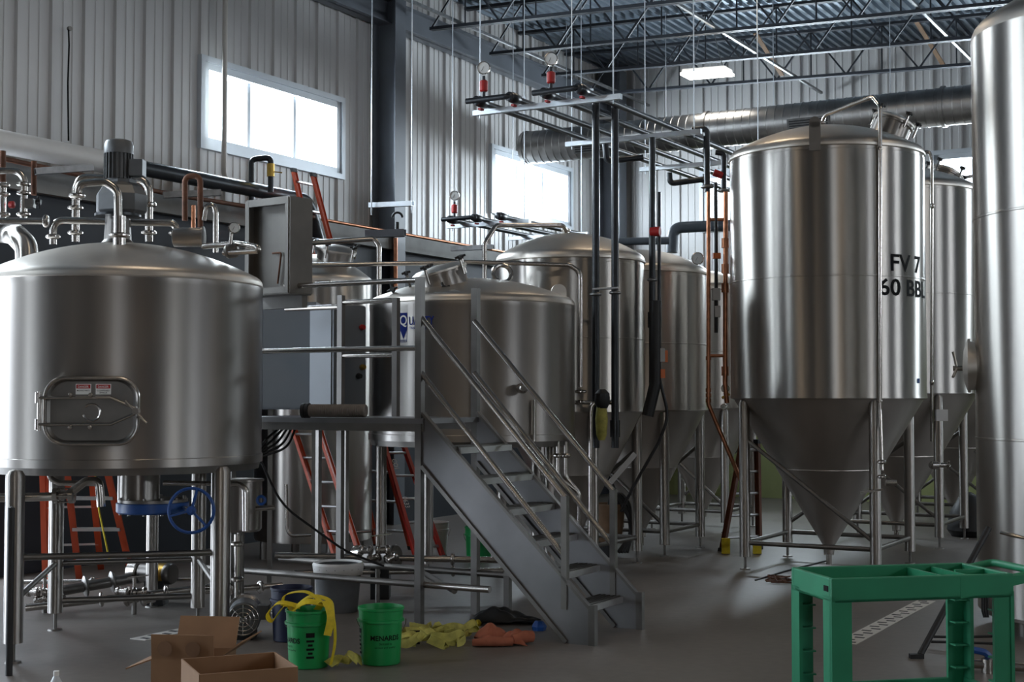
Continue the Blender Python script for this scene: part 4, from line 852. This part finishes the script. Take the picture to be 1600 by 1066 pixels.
for i, (px, py, Y, ax, lb, rr) in enumerate([(380, 968, 10.15, (.15, -1, 0), 'pump motor with round grille facing the camera beside the boxes', .115), (268, 897, 11.9, (1, -.4, 0), 'small pump with orange end under the mash tun', .085), (618, 870, 12.25, (1, -.5, .1), 'stainless pump under the platform before the red ladder', .1)]):
    pc = P(px, py, Y); ax = V(ax).normalized(); b_ = thing('pump', lb, 'pump', onfloor(pc), 'floor pumps')
    obj('motor_body', MB().lathe([(rr * .9, -.3), (rr, -.29), (rr, -.05), (rr * 1.05, -.04), (rr * 1.05, .0), (rr * .95, .015)], pc, 28, ax), 'ss_dull' if i else 'motor', b_)
    if i == 0:
        for rg in (.95, .7, .45, .2): obj('grille_ring', MB().torus(pc + ax * .02, ax, rr * rg, .004, 28, 6), 'ss_tube', b_)
        x_, y_, d_ = frame_of(ax)
        for j in range(8): obj('grille_spoke', MB().cyl(pc + ax * .02, pc + ax * .02 + (x_ * math.cos(j * .785) + y_ * math.sin(j * .785)) * rr * .95, .003, n=6), 'ss_tube', b_)
        obj('terminal_box', MB().box(pc + V((.13, .1, .04)), (.08, .12, .1)), 'motor', b_, False)
    if i == 1: obj('orange_end', MB().lathe([(rr * 1.02, -.12), (rr * 1.02, -.03)], pc, 28, ax), 'brass', b_)
    obj('volute', MB().lathe([(rr * .7, -.42), (rr * 1.15, -.4), (rr * 1.15, -.32), (rr * .7, -.3)], pc, 24, ax), 'ss_tube', b_)
    obj('mount_foot', MB().box(V((pc.x, pc.y, 0)) - ax * .15 + Z * ((pc.z - rr) / 2 + .015), (.16, .2, max(.02, pc.z - rr + .03))), 'black', b_, False)
b_ = thing('small_vessel', 'small stainless pot hanging behind the right front leg', 'vessel', P(378, 835, 11.2)); vc = P(376, 830, 11.2)
obj('pot', MB().lathe([(.15, 0), (.165, .02), (.165, .39), (.18, .395), (.18, .41), (.16, .41)], vc, 36), 'ss_brush', b_); obj('valve', MB().cyl(P(400, 795, 11.0), P(430, 793, 11.0), .02), 'ss_tube', b_); obj('blue_knob', MB().torus(P(408, 782, 10.95), (0, -1, 0), .03, .012, 18, 8), 'blue', b_)
obj('pot_leg', MB().cyl(onfloor(vc), vc, .03), 'ss_dull', b_); obj('riser', MB().tube([P(357, 757, 10.95), P(382, 757, 10.95), P(383, 830, 10.95)], .02), 'ss_tube', b_)
b_ = pipe('stack_riser', 'upright stainless riser with clamps beside the pump motor', [P(371, 975, 10.5), P(371, 835, 10.5)], .024, clamps=[(P(371, 905, 10.5), Z), (P(371, 850, 10.5), Z)])
th = thing('black_cables', 'bundle of black cables drooping under the platform', 'cable', P(430, 690, 11.4)); 
for i in range(5): obj('cord', MB().sweep(fillet([P(462 - i * 6, 668, 11.6), P(450 - i * 8, 700 - i * 4, 11.5), P(402, 716 - i * 3, 11.3)], .3), .010, 6), 'black', th)
obj('cord', MB().sweep(fillet([P(405, 715, 11.3), P(440, 790, 11.4), P(540, 862, 11.5), P(600, 885, 11.5)], .6), .010, 6), 'black', th)
# ---------------------------------------------------------------- buckets, straps, cloth on the floor
def bucket_parts(th, c, m, h=.37, r0=.128, r1=.15):
    pr_ = [(.001, .006), (r0 - .004, .006), (r0, .0)]
    pr_ = [(r0 - .006, 0.0), (r0, .006), (r1 - .010, h * .74), (r1 + .004, h * .75), (r1 + .004, h * .79), (r1 - .006, h * .8), (r1 - .004, h * .95), (r1 + .003, h * .96), (r1 + .003, h), (r1 - .006, h), (r1 - .014, h * .8), (r0 - .01, .012), (.001, .012)]
    obj('shell', MB().lathe(pr_, c, 40, capb=False), m, th)
    a0 = -.5
    hp = [c + V((math.cos(a) * (r1 + .012), -math.sin(a) * (r1 + .012) + .02, h * .77 - abs(math.sin((a + math.pi / 1))) * h * .42)) for a in [math.pi + k * math.pi / 14 for k in range(15)]]
    obj('wire_handle', MB().sweep(hp, .003, 6), 'ss_tube', th)
def print_bucket(th, c, ph, r=.146):
    rr = lambda z: .128 + (.14 - .128) * z / .27 + .0015
    obj('lettering', wrap(text_mb('MENARDS', .034, .2, .02), c, rr(.17), ph, c.z + .165, .002), 'ink', th, False)
    obj('lettering', wrap(text_mb('Dedicated to', .015, .085, .004), c, rr(.14), ph, c.z + .138, .002), 'ink', th, False)
    obj('lettering', wrap(text_mb('service and quality', .015, .14, .004), c, rr(.12), ph, c.z + .112, .002), 'ink', th, False)
def badge(th, c, ph):
    rr = .139
    obj('printed_badge', wrap(grid_rect(.055, .03), c, rr, ph, c.z + .205, .002), 'ink', th, False)
    for j in range(5): obj('printed_badge', wrap(grid_rect(.05 - (j % 2) * .02, .014), c, rr - .002 * j / 2, ph, c.z + .175 - j * .026, .002), 'ink', th, False)
b1c = G(482, 1041); b2c = G(595, 1036)
b1 = thing('bucket', 'green bucket overflowing with yellow webbing straps', 'bucket', b1c); bucket_parts(b1, b1c, 'green'); print_bucket(b1, b1c, -1.0); badge(b1, b1c, .22)
b2 = thing('bucket', 'empty green bucket standing on the floor right of the strap bucket', 'bucket', b2c); bucket_parts(b2, b2c, 'green'); print_bucket(b2, b2c, .32); badge(b2, b2c, -1.25)
bn = G(455, 1000); th = thing('bucket', 'dark navy bucket behind the strap bucket', 'bucket', bn); bucket_parts(th, bn, 'navy', .38)
bw = G(680, 868); th = thing('bucket', 'white bucket standing behind the red ladder', 'bucket', bw); bucket_parts(th, bw, 'white')
bg_ = G(748, 877); th = thing('bucket', 'green bucket far back seen under the stairs', 'bucket', bg_); bucket_parts(th, bg_, 'green')
tc = G(528, 951); tc = tc * (11.58 / tc.y); th = thing('waste_tub', 'grey round tub with crumpled liner under the platform', 'tub', tc); obj('shell', MB().lathe([(.16, 0), (.19, .34), (.205, .35), (.205, .38), (.18, .38), (.15, .02)], tc, 36), 'greytub', th); obj('liner', MB().lathe([(.2, .3), (.212, .38), (.2, .4), (.17, .385)], tc, 18, capa=False, capb=False), 'white', th)
tb = G(950, 870); th = thing('tan_bucket', 'tan bucket with hoses beside the stair foot', 'bucket', tb); tb = tb + Z * .05
obj('shell', MB().lathe([(.15, .12), (.19, .5), (.2, .5), (.2, .53), (.18, .53), (.14, .15)], tb, 32), 'tan', th); obj('stand', MB().lathe([(.1, -.05), (.1, .13)], tb, 16), 'dark', th)
for i in range(4): obj('hose', MB().sweep(fillet([tb + V((.1 - i * .03, -.05, .5)), tb + V((.1 - i * .02, -.12, .68)), tb + V((.22, -.15, .55 - i * .05)), tb + V((.25, -.1, .2)), tb + V((.1 + i * .03, -.2, .02))], .2), .022, 8), 'black', th)
one('spirit_level', MB().box(P(970, 735, 13.3), (.05, .03, .42), (V((.75, 0, -.65)), V((0, 1, 0)), V((.65, 0, .75)))), 'ss_dull', 'grey and blue spirit level leaning over the tan bucket', 'level', smooth=False)
gl = thing('yellow_glove', 'dirty yellow and black glove hanging from the drop pipe', 'glove', P(940, 690, 13.3)); obj('yellow_cuff', MB().lathe([(.03, 0), (.05, .05), (.06, .2), (.045, .33), (.03, .36)], P(940, 688, 13.3), 12), 'paleyellow', gl); obj('black_top', MB().lathe([(.05, .3), (.075, .36), (.07, .44), (.03, .48)], P(941, 688, 13.3), 10), 'black', gl)
# straps
def strap(label, paths, m, base, nm='webbing_strap', w_=.05):
    th = thing(nm, label, 'strap', V(base))
    for pts, up in paths:
        n = len(pts); sm = []
        for i in range(n - 1):
            p0, p1, p2, p3 = (V(pts[max(i - 1, 0)]), V(pts[i]), V(pts[i + 1]), V(pts[min(i + 2, n - 1)]))
            for k in range(6):
                t = k / 6; sm.append(.5 * ((2 * p1) + (p2 - p0) * t + (2 * p0 - 5 * p1 + 4 * p2 - p3) * t * t + (3 * p1 - p0 - 3 * p2 + p3) * t ** 3))
        sm.append(V(pts[-1])); obj('band', MB().ribbon(sm, up, w_), m, th)
    return th
c = b1c; tz = .37
strap('yellow webbing strap heaped in and hanging over the green bucket', [
    ([c + V(p) for p in ((-.08, 0, tz - .05), (-.14, -.05, tz + .03), (-.22, -.08, tz - .06), (-.25, -.1, tz - .02), (-.18, -.08, tz + .05), (-.05, -.05, tz + .02))], V((.3, 1, .3))),
    ([c + V(p) for p in ((-.17, -.02, tz + .02), (-.15, 0, tz + .09), (-.02, 0, tz + .11), (.08, -.02, tz + .05), (.13, -.08, tz + .02), (.175, -.1, tz - .06), (.185, -.11, tz - .2), (.16, -.12, .03))], V((.2, 1, .1))),
    ([c + V(p) for p in ((-.1, -.06, tz), (.0, -.1, tz + .06), (.1, -.06, tz + .04), (.14, .02, tz + .02))], V((0, 1, .6))),
    ([c + V(p) for p in ((-.1, .05, tz), (.0, .06, tz + .07), (.12, .05, tz + .05), (.16, .0, tz - .02), (.17, 0, tz - .12))], V((0, 1, .3))),
    ([c + V(p) for p in ((.06, -.04, tz), (.12, -.1, tz + .06), (.16, -.13, tz - .03), (.14, -.14, tz - .15))], V((1, .4, 0)))], 'yellow', c + Z * .37)
random.seed(3)
paths = []
for i in range(17):
    px = 640 + i * 6 + random.uniform(-8, 8); p0 = G(px, random.uniform(990, 1022)); pts = []
    a = random.uniform(-.6, .6)
    for k in range(5): pts.append(p0 + V((math.cos(a + k * .5) * .06 * k - .05, math.sin(a + k * .9) * .05, .03 + random.uniform(0, .09))))
    paths.append((pts, V((random.uniform(-.5, .5), random.uniform(-.3, 1), random.uniform(.2, 1)))))
strap('heap of soiled yellow webbing on the floor by the empty bucket', paths, 'paleyellow', G(690, 1010), w_=.06)
strap('trailing yellow strap end on the floor between the two green buckets', [([b1c + V(p) for p in ((.14, -.1, .03), (.2, -.02, .05), (.26, .02, .03), (.3, .0, .06), (.34, .05, .02))], V((0, 1, .5))), ([b1c + V(p) for p in ((.2, -.03, .02), (.26, -.06, .09), (.32, -.02, .04))], V((.3, 1, .3)))], 'paleyellow', b1c + V((.25, 0, 0)), w_=.07)
one('strap_label', MB().box(G(648, 1012) + Z * .07, (.07, .04, .09)), 'ink', 'black tag block on the heap of webbing', 'tag', smooth=False)
# crumpled cloth
def crumple(label, c, rx, ry, h, m, seed, nm, cat, n=26):
    random.seed(seed); ph = [random.uniform(0, 6.28) for _ in range(8)]; mb = MB(); vs = []; fs = []
    for j in range(n + 1):
        for i in range(n + 1):
            u, v = i / n * 2 - 1, j / n * 2 - 1; e = max(0, 1 - (abs(u) ** 3 + abs(v) ** 3) * .6)
            z = h * e * (.5 + .28 * math.sin(3.2 * u + ph[0] + 2 * math.sin(2 * v + ph[1])) + .22 * math.sin(5 * v + ph[2] + 1.5 * u) + .15 * abs(math.sin(7 * u - 3 * v + ph[3])))
            vs.append(V((c[0] + rx * u * (1 + .12 * math.sin(4 * v + ph[4])), c[1] + ry * v * (1 + .12 * math.sin(4 * u + ph[5])), max(.004, c[2] + z))))
    for j in range(n):
        for i in range(n): a = j * (n + 1) + i; fs.append((a, a + 1, a + n + 2, a + n + 1))
    mb.add(vs, fs); o = one(nm, mb, m, label, cat, ang=180)
    s_ = o.modifiers.new('th', 'SOLIDIFY'); s_.thickness = .006; return o
cl = thing('folded_cloth', 'rust-red folded cloth lying on the floor by the stairs', 'cloth', G(783, 1008))
bpy.data.objects.remove(cl)
cc = G(783, 1006)
o = crumple('rust-red folded cloth lying on the floor by the stairs', cc, .17, .11, .13, 'cloth', 9, 'folded_cloth', 'cloth'); WL[o.name] = V(o.location)
obj('roll', MB().sweep([cc + V((-.2, -.13, .03)), cc + V((-.05, -.14, .04)), cc + V((.08, -.12, .035))], [.024, .036, .03], 12), 'cloth', o)
obj('roll', MB().sweep([cc + V((.08, -.07, .04)), cc + V((.17, -.03, .055)), cc + V((.22, .0, .05))], [.035, .045, .04], 12), 'cloth', o)
crumple('dark heap of coiled hose under the stairs', G(790, 974), .25, .1, .13, 'black', 5, 'hose_heap', 'hose')
one('blue_rag', MB().lathe([(.05, 0), (.06, .03), (.03, .07), (.001, .075)], G(842, 985), 7), 'blue', 'small blue rag on the floor behind the stair foot', 'rag')
one('yellow_scrap', MB().lathe([(.02, 0), (.028, .02), (.012, .045)], G(747, 978), 8), 'yellow', 'small yellow scrap on the floor near the heap of hose', 'scrap')
# ---------------------------------------------------------------- cardboard boxes, bottle
def carton(label, cx, cy, wx, wy, h, rot, flaps, nm='cardboard_box'):
    th = thing(nm, label, 'box', (cx, cy, 0), 'cardboard boxes'); x = V((math.cos(rot), math.sin(rot), 0)); y = V((-math.sin(rot), math.cos(rot), 0)); c = V((cx, cy, 0)); T = .008
    for s_ in (-1, 1): obj('side', MB().box(c + x * (s_ * wx / 2) + Z * h / 2, (T, wy, h), (x, y, Z)), 'card', th, False); obj('side', MB().box(c + y * (s_ * wy / 2) + Z * h / 2, (wx, T, h), (x, y, Z)), 'card', th, False)
    obj('base', MB().box(c + Z * .006, (wx, wy, T), (x, y, Z)), 'card', th, False)
    for (ax_, s_, ang_, ln) in flaps:
        n, tdir, wd, off = (x, y, wy, wx) if ax_ == 'x' else (y, x, wx, wy)
        hinge = c + n * (s_ * off / 2) + Z * h; d = (n * (s_ * math.cos(ang_)) + Z * math.sin(ang_)); f_ = MB(); nn = d.cross(tdir); f_.box(hinge + d * ln / 2, (wd, ln, T), (tdir, d, nn)); obj('flap', f_, 'card', th, False)
    return th, x, y
p = P(262, 1030, 8.3)
th, x, y = carton('open cardboard box with raised flaps beside the mash tun leg', p.x + .1, 8.55, .38, .4, .2, -.12, [('x', -1, -.35, .17), ('x', 1, .6, .2), ('y', -1, 1.5, .15), ('y', 1, 1.15, .2)])
fc = V((p.x + .1, 8.55, 0)) - y * .222 + Z * .27
for dx_ in (-.1, .07): 
    pr_ = MB(); pr_.lathe([(.045, 0), (.045, .002)], fc + x * dx_ - y * .006, 16, -y); obj('printed_mark', pr_, 'cardprint', th)
p = P(375, 1040, 7.35)
carton('plain open cardboard box in front at the bottom edge', p.x - .02, 7.42, .5, .46, .36, .42, [])
bt = thing('water_bottle', 'clear plastic bottle with white cap at the bottom left', 'bottle', onfloor(P(88, 1055, 8.0))); bc = onfloor(P(88, 1055, 8.0)); zc_ = P(88, 1050, 8.0).z
obj('bottle_body', MB().lathe([(.03, 0), (.034, .01), (.034, zc_ - .06), (.014, zc_ - .02)], bc, 20), 'clear', bt); obj('cap', MB().lathe([(.016, zc_ - .022), (.016, zc_ + .005), (.001, zc_ + .006)], bc, 16), 'white', bt)
one('black_post', MB().lathe([(.022, 0), (.022, 1.05), (.001, 1.06)], onfloor(G(14, 1056)), 12), 'black', 'slim black pole standing before the left tank leg', 'pole')
# ---------------------------------------------------------------- green cart
H1 = .84
q1, q2 = P(1299, 905, 7.0), P(1236, 886, 7.48); o_ = V((q1.x, q1.y, 0)); yd = V((q2.x - q1.x, q2.y - q1.y, 0)); yw = yd.length; yd.normalize(); xd = V((-yd.y, yd.x, 0)); xd = -xd if xd.x < 0 else xd
H1 = (q1.z + q2.z) / 2
ct = thing('utility_cart', 'green plastic two-shelf utility cart in the right foreground', 'cart', o_ + xd * .5 + yd * yw / 2)
X = lambda x, y, z: o_ + xd * x + yd * y + Z * z
AXC = (xd, yd, Z); L_ = 1.0; lip = .12
for nm, z_top in (('top_shelf', H1), ('lower_shelf', .24)):
    m_ = MB(); m_.box(X(L_ / 2, yw / 2, z_top - lip + .01), (L_, yw, .02), AXC)
    for y_ in (.0125, yw - .0125): m_.box(X(L_ / 2, y_, z_top - lip / 2), (L_, .025, lip), AXC)
    for x_ in (.0125, L_ - .0125): m_.box(X(x_, yw / 2, z_top - lip / 2), (.025, yw - .05, lip), AXC)
    sh = obj(nm, m_, 'cart', ct, False)
    bv = sh.modifiers.new('bevel', 'BEVEL'); bv.width = .006; bv.segments = 2
    if nm == 'top_shelf':
        for x_ in (.66, .8): obj('divider', MB().box(X(x_, yw / 2, z_top - lip / 2 - .005), (.015, yw - .05, lip - .02), AXC), 'cart', ct, False)
        obj('divider', MB().box(X(.9, yw * .5, z_top - .03), (.18, .015, .05), AXC), 'cart', ct, False)
        hd = MB(); pts = [X(L_ - .01, .03, z_top - .03), X(L_ + .16, .03, z_top + .0), X(L_ + .16, yw - .03, z_top + .0), X(L_ - .01, yw - .03, z_top - .03)]; obj('handle', MB().tube(pts, .02, .05), 'cart', ct)
        hw = MB(); vs = [X(L_ - .3, -.001, z_top - lip), X(L_ + .12, -.001, z_top - .04), X(L_ + .12, -.001, z_top - .01), X(L_ - .3, -.001, z_top - .01)]; vs += [v + yd * .02 for v in vs]; hw.add(vs, [(0, 1, 2, 3), (7, 6, 5, 4), (0, 4, 5, 1), (1, 5, 6, 2), (2, 6, 7, 3), (3, 7, 4, 0)]); obj('handle_web', hw, 'cart', ct, False)
for x_ in (.055, L_ - .055):
    for y_ in (.05, yw - .05):
        lg = MB(); lg.box(X(x_, y_ - .035 if y_ < .2 else y_ + .035, (H1 + .2) / 2 - .05), (.11, .02, H1 - .28), AXC); lg.box(X(x_ - (.045 if x_ < .5 else -.045), y_, (H1 + .2) / 2 - .05), (.02, .1, H1 - .28), AXC)
        l_ = obj('leg', lg, 'cart', ct, False)
        for k in range(4): obj('leg_rib', MB().box(X(x_, y_, .3 + k * .12), (.09, .07, .008), AXC), 'cart', l_, False)
        w_ = obj('caster', MB().lathe([(.05, -.015), (.055, -.01), (.055, .01), (.05, .015)], X(x_, y_, .056), 20, yd), 'black', ct); obj('caster_fork', MB().box(X(x_, y_, .115), (.05, .05, .03), AXC), 'ss_dull', w_, False)
obj('maker_label', MB().box(X(-.002, .06, H1 - .055), (.003, .05, .028), AXC), 'ink', ct, False)
# ---------------------------------------------------------------- floor drain, right-hand floor bits
def drain(label, p, q, n):
    p, q = V(p), V(q); d = (q - p).normalized(); sd = Z.cross(d); th = thing('floor_drain', label, 'drain', p); L = (q - p).length
    obj('channel', MB().box((p + q) / 2 + Z * .002, (.15, L, .004), (sd, d, Z)), 'pvc', th, False)
    for k in range(n):
        c_ = p + d * (L * (k + .5) / n); obj('slot', MB().box(c_ + Z * .004 + sd * (.02 if k % 2 else -.02), (.07, L / n * .3, .004), (sd, d, Z)), 'dark', th, False)
drain('white slotted drain strip across the floor behind the cart', G(1322, 1006), G(1322, 1006) + A * 2.4, 22)
drain('pale slotted drain strip in the floor under the mash tun', G(215, 1000), G(215, 1000) + A * 2.0, 18)
th = thing('lean_pole', 'dark pole leaning against the right foreground tank', 'pole', G(1432, 1029)); obj('shaft', MB().cyl(G(1438, 1028) + Z * .02, P(1545, 825, 9.85), .022), 'black', th); obj('foot', MB().box(G(1432, 1029) + Z * .015, (.09, .05, .03)), 'black', th, False)
th = thing('drain_valve', 'stainless drain valve with a blue lever at the foot of the right tank', 'valve', G(1545, 1050)); k = W(9.0)
obj('pipe', MB().cyl(k(1500, 1036) * 1 , k(1640, 1046), .028), 'ss_tube', th); obj('valve_body', MB().lathe([(.03, -.06), (.05, -.05), (.05, .05), (.03, .06)], k(1546, 1042), 18, Z), 'ss_tube', th); obj('blue_lever', MB().sweep(fillet([k(1549, 1030), k(1540, 1020), k(1508, 1013)], .05), [.022] * 9, 8), 'blue', th)
th = thing('tank_hoses', 'black hoses hanging beside the right foreground tank', 'hose', P(1537, 960, 9.9))
for i in range(3): obj('hose', MB().sweep([P(1535 + i * 4, 925, 9.7), P(1535 + i * 4, 955, 9.7), P(1538 + i * 3, 965, 9.7)], .008, 6), 'black', th)
for i in range(2): obj('floor_hose', MB().sweep([P(1455, 995 + i * 8, 9.9), P(1500, 996 + i * 8, 9.8), P(1560, 994 + i * 12, 9.7)], .010, 6), 'black', th)
obj('tether', MB().sweep([P(1563, 832, 9.6), P(1580, 836, 9.55), P(1605, 842, 9.5)], [.012, .016, .01], 8), 'ss_tube', th)
random.seed(11)
one('cable_tangle', MB().sweep([G(1195 + random.uniform(0, 50), 908 + random.uniform(-6, 6)) + Z * random.uniform(.008, .03) for _ in range(26)], .006, 5), 'rust', 'tangle of thin coloured cable on the floor left of the cart', 'cable')
pipe('power_cable', 'thin black cord lying on the floor left of the cart', [G(1180, 908) + Z * .008, G(1230, 893) + Z * .008, G(1290, 878) + Z * .008], .008, 'black')
th = thing('dark_bag', 'dark bag lying in front of the green block wall', 'bag', G(1515, 838)); bp = G(1515, 838); obj('bag_body', MB().lathe([(.22, 0), (.28, .08), (.24, .3), (.12, .5), (.03, .55)], bp, 14), 'black', th)
